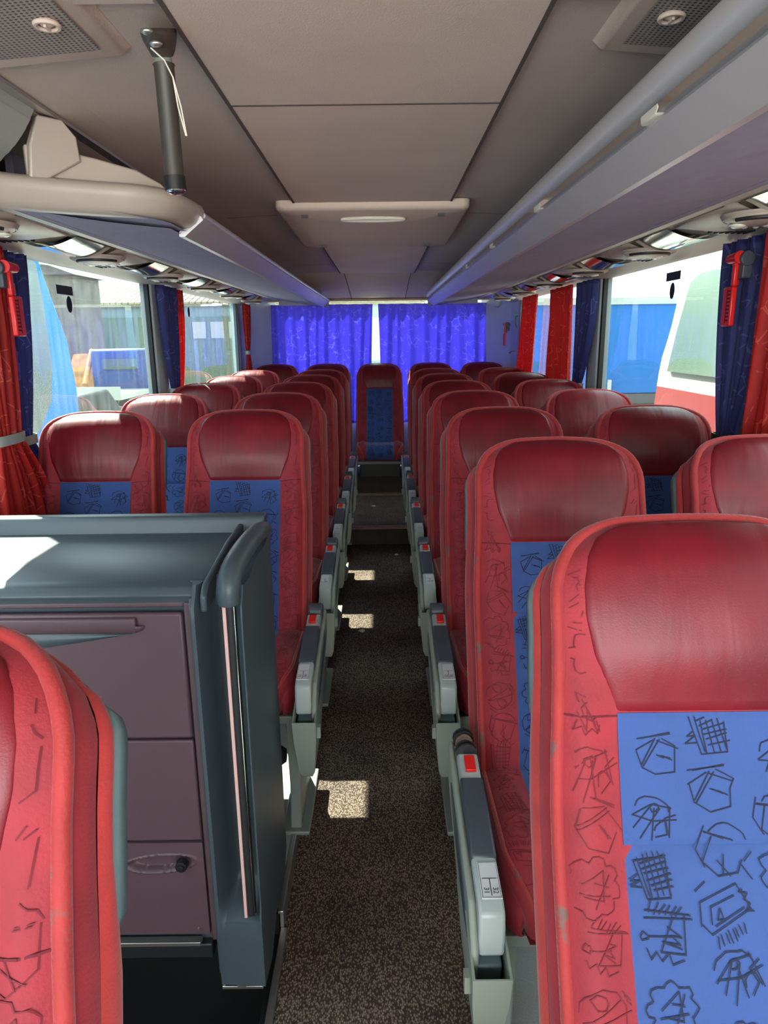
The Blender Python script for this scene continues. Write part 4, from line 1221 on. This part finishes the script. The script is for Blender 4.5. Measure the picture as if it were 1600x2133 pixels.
# sculpted corner pillar
f = MB()
def rec(z):
    return sm(0.275, 0.33, z) * (1 - sm(1.03, 1.07, z) * 0.2)
def pil(uu, zz):
    x = -0.384 + 0.118 * uu
    b = sm(0.14, 0.40, uu) * (1 - sm(0.88, 0.97, uu) * 0.9)
    y = 1.335 + 0.028 * (1 - uu) * 0.3 + 0.095 * rec(zz) * b
    if uu < 0.05: y = 1.372
    return (x, y, zz)
zs = [0.098, 0.102, 0.15, 0.2, 0.25, 0.28, 0.30, 0.32, 0.34, 0.36, 0.40, 0.5, 0.6, 0.7, 0.8, 0.9, 0.98, 1.03, 1.06, 1.085, 1.1]
us_ = [0, .04, .1, .16, .2, .25, .3, .36, .42, .5, .6, .7, .8, .86, .9, .94, .97, 1.0]
rings = []
for z in zs:
    rr = [pil(a, z) for a in us_]
    top = sm(1.05, 1.10, z)
    rr = [(x, y + 0.03 * top, zz) for x, y, zz in rr]
    bow = 0.006 * sin(pi * min(1, max(0, (z - 0.1) / 1.0)))
    rr += [(-0.262 - bow, 1.42, z), (-0.272 + bow, 1.55, z), (-0.268, 1.66, z), (-0.278, 1.80, z), (-0.30, 1.81, z), (-0.384, 1.81, z)]
    rings.append(rr)
f.loft(rings)
ub('corner_pillar', f, 'unit', bevel=0, smooth=50)
f = MB()
f.prism([(1.345, 1.05), (1.345, 1.085), (1.37, 1.105), (1.60, 1.128), (1.76, 1.13), (1.76, 1.05)], 'x', -0.352, -0.338)
ub('worktop_end_ridge', f, 'unit', bevel=0.005)
f = MB(); f.tube([(-0.292, 1.348, z) for z in (0.30, 0.6, 1.10)], 0.0135, 20)
gr = ub('grab_rail', f, 'darkplastic', u, 0, 60)
f = MB(); f.box(-0.3035, -0.2965, 1.331, 1.337, 0.30, 1.088)
ub('pale_stripe', f, 'pinkstripe', gr, 0.001, label='pale reflective stripe')
f = MB(); f.box(-0.2815, -0.2795, 1.335, 1.342, 0.30, 1.088)
ub('bright_edge', f, 'chrome', gr, 0.0005)
f = MB()
ep = catmull([(-0.292, 1.345, 1.070), (-0.292, 1.345, 1.085), (-0.291, 1.350, 1.108), (-0.289, 1.375, 1.128), (-0.287, 1.43, 1.138), (-0.285, 1.54, 1.140), (-0.283, 1.65, 1.134), (-0.283, 1.74, 1.118)], 5)
f.tube(ep, [0.0215 + 0.003 * sin(pi * i / (len(ep) - 1)) for i in range(len(ep))], 20)
ub('rail_elbow', f, 'unit', gr, 0, 60, label='thick grey plastic elbow at the rail top')
f = MB()
for (x0, x1) in ((-0.372, -0.365), (-0.281, -0.274)):
    f.box(x0, x1, 1.345, 1.40, 0.084, 0.12)
f.box(-0.372, -0.274, 1.343, 1.40, 0.082, 0.090); f.box(-0.335, -0.315, 1.342, 1.36, 0.088, 0.099)
ub('foot_bracket', f, 'alu', bevel=0.001)

# heater pipe knob under the first left seat
f = MB(); f.tube([(-0.33, 1.93, 0.33), (-0.30, 1.93, 0.33), (-0.285, 1.93, 0.33)], [0.03, 0.03, 0.02], 16)
tag(ob('lever_knob', f.mesh('lever_knob', 'black', 60)), 'black recliner knob beside the galley unit, low by the left aisle seat', 'knob')

# paper scraps on the carpet
for (x, y, z, a, lb) in ((-0.10, 3.62, 0.0, .4, 'small pale paper scrap on the carpet halfway down the aisle'), (0.12, 5.02, 0.0, 1.2, 'tiny beige crumb on the carpet just before the first rear step'), (-0.06, 6.0, 0.14, .2, 'tiny white scrap on the carpet of the rear step')):
    f = MB(); f.loft([[(x + r_ * cos(t + a) * (1 + .4 * sin(3 * t)), y + 1.2 * r_ * sin(t + a), z + h_) for t in [2 * pi * k / 7 for k in range(7)]] for r_, h_ in ((.017, .0005), (.015, .003), (.006, .004))])
    tag(ob('paper_scrap', f.mesh('paper_scrap', 'paper')), lb, 'litter', 'scraps on the aisle carpet')

# ------------------------------------------------------------------ curtains
def curtain(label, axis, w0, top, ztop, zbot, mt, folds, tie=None, bot=None, amp=0.018, seed=1, tie_mat='armgrey', group=None):
    """hangs along an axis; w0 = fixed coordinate; top=(a,b) width range at the rail, tie=(z,a,b), bot=(a,b)"""
    rng = random.Random(seed)
    ph = [rng.uniform(0, 6.28) for _ in range(4)]
    bot = bot or top
    NU, NV = int(folds * 10), 36
    def rngz(z):
        if not tie:
            t = (ztop - z) / (ztop - zbot); return top[0] + (bot[0] - top[0]) * t, top[1] + (bot[1] - top[1]) * t, 1.0
        zt, a, b = tie
        if z >= zt: t = ((ztop - z) / (ztop - zt)); t = t ** 1.9; return top[0] + (a - top[0]) * t, top[1] + (b - top[1]) * t, 1 - 0.55 * t
        t = (zt - z) / (zt - zbot); t = sin(pi / 2 * min(1, t * 1.3)); return a + (bot[0] - a) * t, b + (bot[1] - b) * t, 0.45 + 0.4 * t
    def fn(u, v):
        z = ztop + (zbot - ztop) * v
        a, b, k = rngz(z)
        uu = u + 0.018 * sin(2 * pi * u * 2.3 + ph[0] + 2.0 * v)
        p = a + (b - a) * (uu * 0.97 + 0.015)
        d = amp * k * (sin(2 * pi * folds * u + ph[1] + 0.7 * sin(3 * v + ph[2])) + 0.4 * sin(2 * pi * folds * 0.43 * u + ph[3] + 2 * v))
        return (w0 + d, p, z) if axis == 'y' else (p, w0 + d, z)
    f = MB(); f.grid(fn, NU, NV)
    r = ob('curtain', f.mesh('curtain_mesh', mt, 80, recalc=False))
    tag(r, label, 'curtain', group)
    so = r.modifiers.new('cloth', 'SOLIDIFY'); so.thickness = 0.0015
    if tie:
        zt, a, b = tie
        f = MB(); c = (a + b) / 2; hx = (b - a) / 2 + 0.008; hy = amp * 0.45 + 0.014
        def rg(z, k): 
            P = []
            for i in range(20):
                t = 2 * pi * i / 20
                p, q = c + (hx + k) * math.copysign(abs(cos(t)) ** .6, cos(t)), w0 + (hy + k) * math.copysign(abs(sin(t)) ** .6, sin(t))
                P.append((q, p, z) if axis == 'y' else (p, q, z))
            return P
        f.loft([rg(zt + .016, 0), rg(zt + .016, .004), rg(zt - .016, .004), rg(zt - .016, 0)], True, False)
        ob('tie_band', f.mesh('tie_band', tie_mat, 60), r)
    return r
G = 'side window curtains'
curtain('red curtain at the left edge of the photo, gathered by a grey tie', 'y', -1.195, (2.13, 2.38), 1.892, 0.90, 'curtred', 8, (1.29, 2.18, 2.34), (2.13, 2.50), 0.020, 3, group=G)
curtain('dark blue curtain behind the left red one, beside the first left window', 'y', -1.232, (2.22, 2.62), 1.892, 0.90, 'curtblue', 8, (1.26, 2.37, 2.50), (2.40, 2.68), 0.012, 4, group=G)
curtain('blue curtain on the left middle window post, tied with a grey clip', 'y', -1.21, (4.05, 4.40), 1.892, 0.95, 'curtblue', 7, (1.30, 4.16, 4.32), (4.14, 4.32), 0.018, 5, group=G)
curtain('narrow red curtain edge behind the blue one on the left middle post', 'y', -1.225, (4.41, 4.57), 1.892, 0.95, 'curtred', 5, (1.295, 4.345, 4.44), (4.345, 4.43), 0.012, 6, tie_mat='edge', group=G)
curtain('small red curtain at the rear end of the left windows', 'y', -1.20, (6.42, 6.72), 1.892, 1.0, 'curtred', 6, (1.47, 6.50, 6.64), (6.44, 6.74), 0.016, 7, group=G)
curtain('red curtain at the right edge of the photo, beside the cut window seat', 'y', 1.195, (1.85, 2.22), 1.892, 0.90, 'curtred', 8, None, (1.90, 2.28), 0.020, 8, group=G)
curtain('dark blue curtain hanging behind the right hammer, tied low', 'y', 1.215, (2.20, 2.56), 1.892, 0.90, 'curtblue', 7, (1.24, 2.34, 2.46), (2.30, 2.62), 0.016, 9, tie_mat='darkplastic', group=G)
curtain('blue curtain on the right middle window post', 'y', 1.205, (4.00, 4.36), 1.892, 0.95, 'curtblue', 7, (1.30, 4.20, 4.38), (4.16, 4.40), 0.018, 10, group=G)
curtain('wide red curtain next to the blue one on the right', 'y', 1.195, (4.42, 5.02), 1.892, 0.95, 'curtred', 9, None, (4.38, 5.0), 0.016, 11, group=G)
curtain('red curtain at the rear end of the right windows', 'y', 1.19, (5.42, 5.95), 1.892, 0.95, 'curtred', 8, None, (5.55, 6.15), 0.015, 12, group=G)
curtain('left half of the backlit violet blue rear window curtain', 'x', 7.335, (-1.22, -0.035), 1.918, 0.72, 'curtrear', 10, None, (-1.20, -0.05), 0.020, 13, group='rear window curtains')
curtain('right half of the backlit violet blue rear window curtain', 'x', 7.335, (-0.035, 1.13), 1.918, 0.72, 'curtrear', 9, None, (-0.02, 1.14), 0.020, 14, group='rear window curtains')

# ------------------------------------------------------------------ emergency hammers
def hammer(s, x, y, z, label, sc_=1.0):
    h = root('emergency_hammer', label, 'hammer', (x, y, z), 'emergency hammers')
    h.scale = (sc_, sc_, sc_)
    # local: width along y, height z, depth along x toward the aisle (-s)
    D = -s
    f = MB(); f.tube([(0.0, -0.045, -0.01), (0.0, 0.035, -0.01)], 0.026, 16); f.box(-0.015, 0.02, -0.04, 0.03, -0.075, -0.01)
    ob('holder', f.mesh('hammer_holder', 'armpad', 50), h, bevel=0.004)
    f = MB(); f.tube([(D * 0.022, -0.03, -0.005), (D * 0.022, 0.045, -0.005)], [0.021, 0.016], 16)
    ob('head', f.mesh('hammer_head', 'redplastic', 50), h)
    f = MB(); f.tube([(D * 0.022, 0.045, -0.005), (D * 0.022, 0.058, -0.005)], [0.010, 0.002], 12)
    ob('tip', f.mesh('hammer_tip', 'alu', 50), h)
    f = MB(); f.box(D * 0.012, D * 0.030, -0.012, 0.008, -0.10, -0.01)
    f.box(D * 0.012, D * 0.032, -0.014, 0.050, -0.235, -0.10)
    hd = ob('handle', f.mesh('hammer_handle', 'redplastic', 40), h, bevel=0.005)
    f = MB()
    for k in range(9):
        f.box(D * 0.031, D * 0.0335, -0.008, 0.012, -0.118 - 0.0125 * k, -0.112 - 0.0125 * k)
    f.box(D * 0.031, D * 0.0335, 0.014, 0.017, -0.225, -0.108)
    ob('grip_ribs', f.mesh('hammer_ribs', 'seam', 0), hd)
    f = MB(); f.box(-0.005, 0.012, 0.03, 0.052, -0.095, -0.055)
    ob('seal_tab', f.mesh('hammer_seal', 'redplastic'), h, bevel=0.003)
    return h
hammer(-1, -1.14, 2.27, 1.825, 'red emergency hammer on the left window post, in front of the blue curtain', 0.9)
hammer(1, 1.165, 2.31, 1.83, 'red emergency hammer in a dark holder on the right window post', 0.9)
hammer(1, 1.20, 6.72, 1.70, 'small red emergency hammer on the white rear corner wall at right', 0.85)
f = MB(); f.box(1.262, 1.269, 6.64, 6.72, 1.735, 1.80)
tag(ob('exit_sticker', f.mesh('exit_sticker', 'sign')), 'small green sticker on the white wall above the rear right hammer', 'sticker')
f = MB(); f.tube([(1.26, 6.50, 1.76), (1.235, 6.50, 1.76), (1.235, 6.50, 1.70), (1.25, 6.5, 1.66)], 0.006, 8)
tag(ob('coat_hook', f.mesh('coat_hook', 'metalgrey')), 'dark coat hook at the top of the right rear corner wall', 'hook')
f = MB(); f.tube([(1.262, 6.46, 1.46), (1.225, 6.50, 1.46), (1.22, 6.60, 1.455), (1.22, 6.66, 1.44)], [0.006, 0.007, 0.008, 0.012], 8)
tag(ob('curtain_hook', f.mesh('curtain_hook', 'armgrey')), 'white curtain tie hook on the right rear corner wall', 'hook')
# a round camera or speaker in each rear upper corner
f = MB(); f.dome((1.13, 6.95, 1.90), 0.05, 0.09, 0.05)  # plain unlit plastic dome
tag(ob('corner_dome', f.mesh('corner_dome', 'wallgrey', 60)), 'pale rounded dome in the upper right rear corner', 'lamp')

# ------------------------------------------------------------------ window stickers
for (s, y, z, kind, lb) in ((-1, 3.02, 1.80, 'bar', 'dark rectangular sticker on the first left window'), (-1, 3.05, 1.745, 'oval', 'blue oval sticker on the first left window'),
                            (1, 3.13, 1.835, 'bar', 'dark rectangular sticker on the first right window'), (1, 3.13, 1.775, 'oval', 'blue oval sticker on the first right window'),
                            (-1, 4.92, 1.775, 'oval', 'small blue oval sticker on the second left window')):
    f = MB(); x = s * 1.2805
    if kind == 'bar': f.box(x, x - s * 0.001, y - 0.075, y + 0.075, z - 0.018, z + 0.018)
    else: f.loft([[(xx, y + 0.026 * cos(2 * pi * k / 20), z + 0.034 * sin(2 * pi * k / 20)) for k in range(20)] for xx in (x, x - s * 0.001)])
    tag(ob('window_sticker', f.mesh('sticker', 'sticker_bar' if kind == 'bar' else 'ink')) if False else ob('window_sticker', f.mesh('sticker', 'black' if kind == 'bar' else 'ink')), lb, 'sticker', 'window stickers')

# ------------------------------------------------------------------ the yard outside
M['asphalt'] = mat('yard_asphalt', (176, 170, 158), 0.9, var=0.2, vscale=0.7)
M['coachblue'] = mat('coach_blue_paint', (0, 92, 156), 0.6, spec=0.15)
M['coachglass'] = mat('coach_dark_glass', (40, 58, 58), 0.3, spec=0.35)
M['stone'] = mat('stone_wall', (74, 68, 64), 0.9, var=0.25, vscale=3, bump=0.3, bscale=4)
M['shedwall'] = mat('shed_pale_cladding', (92, 112, 118), 0.7, var=0.08, vscale=1)
M['sheddoor'] = mat('shed_green_doors', (66, 86, 68), 0.7, var=0.06, vscale=1)
M['shedroof'] = mat('shed_roof_tiles', (126, 118, 96), 0.8, var=0.15, vscale=2)
M['truckblue'] = mat('truck_blue_paint', (20, 46, 96), 0.6, spec=0.2)
M['tarp'] = mat('blue_tarpaulin', (4, 78, 136), 0.7, spec=0.2, var=0.06, vscale=1.5)
M['whitepaint'] = mat('white_paint', (140, 140, 134), 0.5, spec=0.3)
M['redpaint'] = mat('red_paint', (120, 22, 26), 0.5, spec=0.3)
M['orange'] = mat('orange_paint', (140, 92, 44), 0.7, var=0.4, vscale=5)
M['paleglass'] = mat('pale_vehicle_glass', (84, 100, 86), 0.2, spec=0.4)
M['cardark'] = mat('dark_car_paint', (36, 40, 42), 0.6, spec=0.15)
GZ = -1.1
f = MB(); f.box(-60, 60, -20, 80, GZ - 0.1, GZ)
o = ob('ground', f.mesh('ground', 'asphalt')); o['kind'] = 'structure'; o['label'] = 'grey yard ground outside the coach'
def wheel(parent, x, y, r=0.45, w=0.28):
    f = MB(); f.tube([(x - w / 2, y, r), (x + w / 2, y, r)], r, 22); f.tube([(x - w / 2 - .01, y, r), (x + w / 2 + .01, y, r)], r * .5, 16, mi=1)
    ob('wheel', f.mesh('wheel_mesh', ['black', 'alu'], 40), parent)
def yard(name, label, cat, x, y): return root(name, label, cat, (x, y, GZ))
# blue coach parked alongside
c = yard('parked_coach', 'bright blue coach parked outside the first left window', 'coach', -4.5, 3.0)
prf = [(7.05, 2.85), (7.06, 2.31), (7.20, 2.05), (7.46, 1.6), (7.56, 1.11), (7.54, .7), (7.44, .12), (7.3, -.6), (-2, -.6), (-2, 3.0), (6.6, 3.0)]
f = MB(); f.prism([(y - 3.0, z - GZ) for y, z in prf], 'x', -1.25, 1.27)
ob('body', f.mesh('pcoach_body', 'coachblue'), c, bevel=0.04)
f = MB(); g = [(6.93, 2.30), (6.98, 1.87), (7.0, 1.37), (6.88, 1.01), (6.6, .78), (6.2, .65), (-1.5, .65), (-1.5, 2.35), (6.8, 2.35)]
f.prism([(y - 3.0, z - GZ) for y, z in g], 'x', 1.26, 1.285)
ob('side_glass', f.mesh('pcoach_glass', 'coachglass'), c)
f = MB()
for k in range(2):
    f.prism([(y - 3.0, z - GZ) for y, z in ((5.9 + .5 * k, .50), (6.0 + .5 * k, .50), (6.5 + .5 * k, .1), (6.4 + .5 * k, .1))], 'x', 1.26, 1.28)
ob('white_stripes', f.mesh('pcoach_stripe', 'whitepaint'), c)
for y in (0.2, 3.4): wheel(c, 1.1, y, 0.5)
# stone building
b_ = yard('stone_building', 'tall grey stone gable building behind the blue coach', 'building', -20, 30)
f = MB(); f.box(-12, 8.25, -2, 0.5, 0, 5.15); ob('wall', f.mesh('stone_mesh', 'stone'), b_)
f = MB(); f.prism([(-12.3, 5.1), (8.45, 5.1), (7.5, 5.45), (-2, 6.5), (-12.3, 7.5)], 'y', -2.3, 0.8); ob('roof', f.mesh('stoneroof', 'stone'), b_)
# long shed
b_ = yard('long_shed', 'pale shed with tiled roof and tall green doors across the yard', 'building', -10, 36)
f = MB(); f.box(-5.5, 12, 0, 8, 0, 4.4); ob('wall', f.mesh('shed_wall', 'shedwall'), b_)
f = MB()
for k in range(60):
    x = -5.7 + 0.3 * k
    f.prism([(-0.3, 4.35), (4.0, 5.4), (4.0, 5.5), (-0.3, 4.45 )], 'x', x, x + 0.24)
f.prism([(-0.28, 4.33), (4.0, 5.38), (8.2, 4.3), (8.2, 4.2), (4, 5.2), (-.2, 4.25)], 'x', -5.7, 12.2)
ob('roof', f.mesh('shed_roof', 'shedroof', 0), b_)
for k in range(5):
    f = MB(); f.box(-5.0 + 2.9 * k, -2.35 + 2.9 * k, -0.06, 0.0, 0.05, 3.75); ob('door', f.mesh('shed_door', 'sheddoor'), b_)
for k in range(6):
    f = MB(); f.box(0.6 + 0.9 * k, 1.25 + 0.9 * k, -0.1, -0.05, 2.7, 3.5); ob('window', f.mesh('shed_win', 'whitepaint'), b_)
# blue truck, dark car, orange machine
c = yard('parked_truck', 'blue truck cab parked in front of the green shed doors', 'truck', -9.0, 25.5)
f = MB(); f.prism([(-1.0, .7), (-1.0, 2.2), (-.9, 2.38), (.9, 2.38), (1.1, 1.6), (1.5, 1.5), (1.6, .7)], 'x', -1.0, 1.0); ob('cab', f.mesh('truck_cab', 'truckblue'), c, bevel=0.08)
f = MB(); f.box(-.6, .6, -1.03, -0.98, 1.7, 2.05); ob('rear_window', f.mesh('truck_win', 'coachglass'), c)
f = MB(); f.box(-1.05, 1.05, -4.0, -1.1, 0.9, 1.05); f.box(-1.05, 1.05, -4.05, -4.0, .9, 1.3)
ob('flatbed', f.mesh('truck_bed', 'metalgrey'), c)
for x in (-.85, .85):
    wheel(c, x, 0.8); wheel(c, x, -3.0)
c = yard('parked_car', 'dark car parked before the blue truck', 'car', -8.0, 18.0)
f = MB(); f.prism([(-1.9, .3), (-1.95, .85), (-1.7, .95), (-1.3, 1.4), (.5, 1.45), (1.2, .95), (2.1, .8), (2.2, .3)], 'x', -.85, .85); ob('body', f.mesh('car_body', 'cardark'), c, bevel=0.08)
f = MB(); f.prism([(-1.70, .97), (-1.35, 1.36), (-1.38, 1.38), (-1.74, .98)], 'x', -.7, .7); ob('rear_window', f.mesh('car_win', 'coachglass'), c)
for x in (-.62, .62):
    f = MB(); f.box(x - .16, x + .16, -1.98, -1.93, .62, .8); ob('tail_lamp', f.mesh('car_lamp', 'redpaint'), c)
for x in (-.75, .75):
    wheel(c, x, 1.4, .32, .2); wheel(c, x, -1.3, .32, .2)
c = yard('yard_digger', 'small orange digger between the stone building and the blue truck', 'digger', -10.75, 26.2)
f = MB(); f.prism([(-.8, .5), (-.8, 1.6), (-.3, 2.2), (.5, 2.2), (.9, 1.5), (.9, .5)], 'x', -.45, .45); ob('body', f.mesh('digger_body', 'orange'), c, bevel=.05)
f = MB(); f.tube([(0.5, -.4, 1.2), (.55, -1.0, 2.3), (.6, -2.0, 1.2)], .1, 8); ob('arm', f.mesh('digger_arm', 'orange'), c)
for x in (-.4, .4):
    f = MB(); f.prism([(-1, .1), (-1.1, .35), (-.9, .6), (.9, .6), (1.1, .35), (1, .1)], 'x', x - .18, x + .18); ob('track', f.mesh('digger_track', 'black'), c)
# right side: blue trailer, red and white coach
c = yard('tarpaulin_trailer', 'blue tarpaulin truck trailer outside the right windows', 'trailer', 6.2, 17)
f = MB(); f.box(-4.2, 4.2, -2.0, 0.5, 1.45, 3.30); ob('tarpaulin', f.mesh('trailer_tarp', 'tarp'), c, bevel=.03)
f = MB(); f.box(-4.25, 4.25, -2.04, .54, 3.28, 3.42); ob('top_rail', f.mesh('trailer_rail', 'metalgrey'), c)
f = MB(); f.box(-4.2, 4.2, -2.02, .5, 1.25, 1.45); f.box(-4.2, 4.2, -1.4, -.2, .9, 1.25); ob('chassis', f.mesh('trailer_chassis', 'darkplastic'), c)
for k in range(7):
    f = MB(); f.box(-3.9 + 1.25 * k, -3.82 + 1.25 * k, -2.06, -2.0, 1.2, 1.75); ob('strap', f.mesh('trailer_strap', 'whitepaint'), c)
f = MB(); f.prism([(0.2, 1.45), (.75, 1.45), (.5, .95)], 'y', -2.08, -2.05); ob('warning_flap', f.mesh('trailer_flap', 'orange'), c)
for x in (-2.6, -1.4, 2.6):
    f = MB(); f.tube([(x, -1.9, .5), (x, -1.6, .5)], .5, 20); ob('wheel', f.mesh('trailer_wheel', 'black'), c)
c = yard('red_white_coach', 'red and white coach parked close outside the first right window', 'coach', 3.6, 2.5)
prf = [(5.45, 2.30), (5.65, 2.14), (5.84, 1.97), (5.98, 1.6), (6.13, 1.36), (6.20, .98), (6.22, .78), (6.2, -.6), (-2, -.6), (-2, 2.42), (5.2, 2.42)]
def band(z0, z1):
    # slice of the side profile between two heights
    def yat(z):
        for (a, za), (b, zb) in zip(prf, prf[1:7]):
            if zb <= z <= za: return a + (b - a) * (za - z) / (za - zb)
        return 6.2 if z < .78 else 5.3
    zz = [z1 - (z1 - z0) * k / 8 for k in range(9)]
    return [(-4.5, (z1 - GZ))] + [(yat(z) - 2.5, z - GZ) for z in zz] + [(-4.5, z0 - GZ)]
for nm, z0, z1, mt in (('lower_body', -.6, 1.15, 'redpaint'), ('white_band', 1.15, 1.27, 'whitepaint'), ('upper_body', 1.27, 2.30, 'whitepaint')):
    f = MB(); f.prism(band(z0, z1), 'x', -1.17, 1.2); ob(nm, f.mesh('rw_' + nm, mt), c)
f = MB(); g = [(5.42, 2.03), (5.60, 1.97), (5.78, 1.6), (5.90, 1.29), (-1.8, 1.29), (-1.8, 2.03)]
f.prism([(y - 2.5, z - GZ) for y, z in g], 'x', -1.165, -1.20); ob('side_window', f.mesh('rw_glass', 'paleglass'), c)
f = MB(); f.prism([(5.1, 2.36), (5.4, 2.28), (5.2, 2.5), (-2 , 2.5), (-2, 2.30)], 'x', 2.5, 4.8)
g = MB(); g.v = [(x - 3.6, y - 2.5, z - GZ) for x, y, z in f.v]; g.f = f.f; g.m = f.m
ob('roof', g.mesh('rw_roof', 'whitepaint'), c)
for y in (0.0, 2.6): wheel(c, -1.05, y, 0.45)
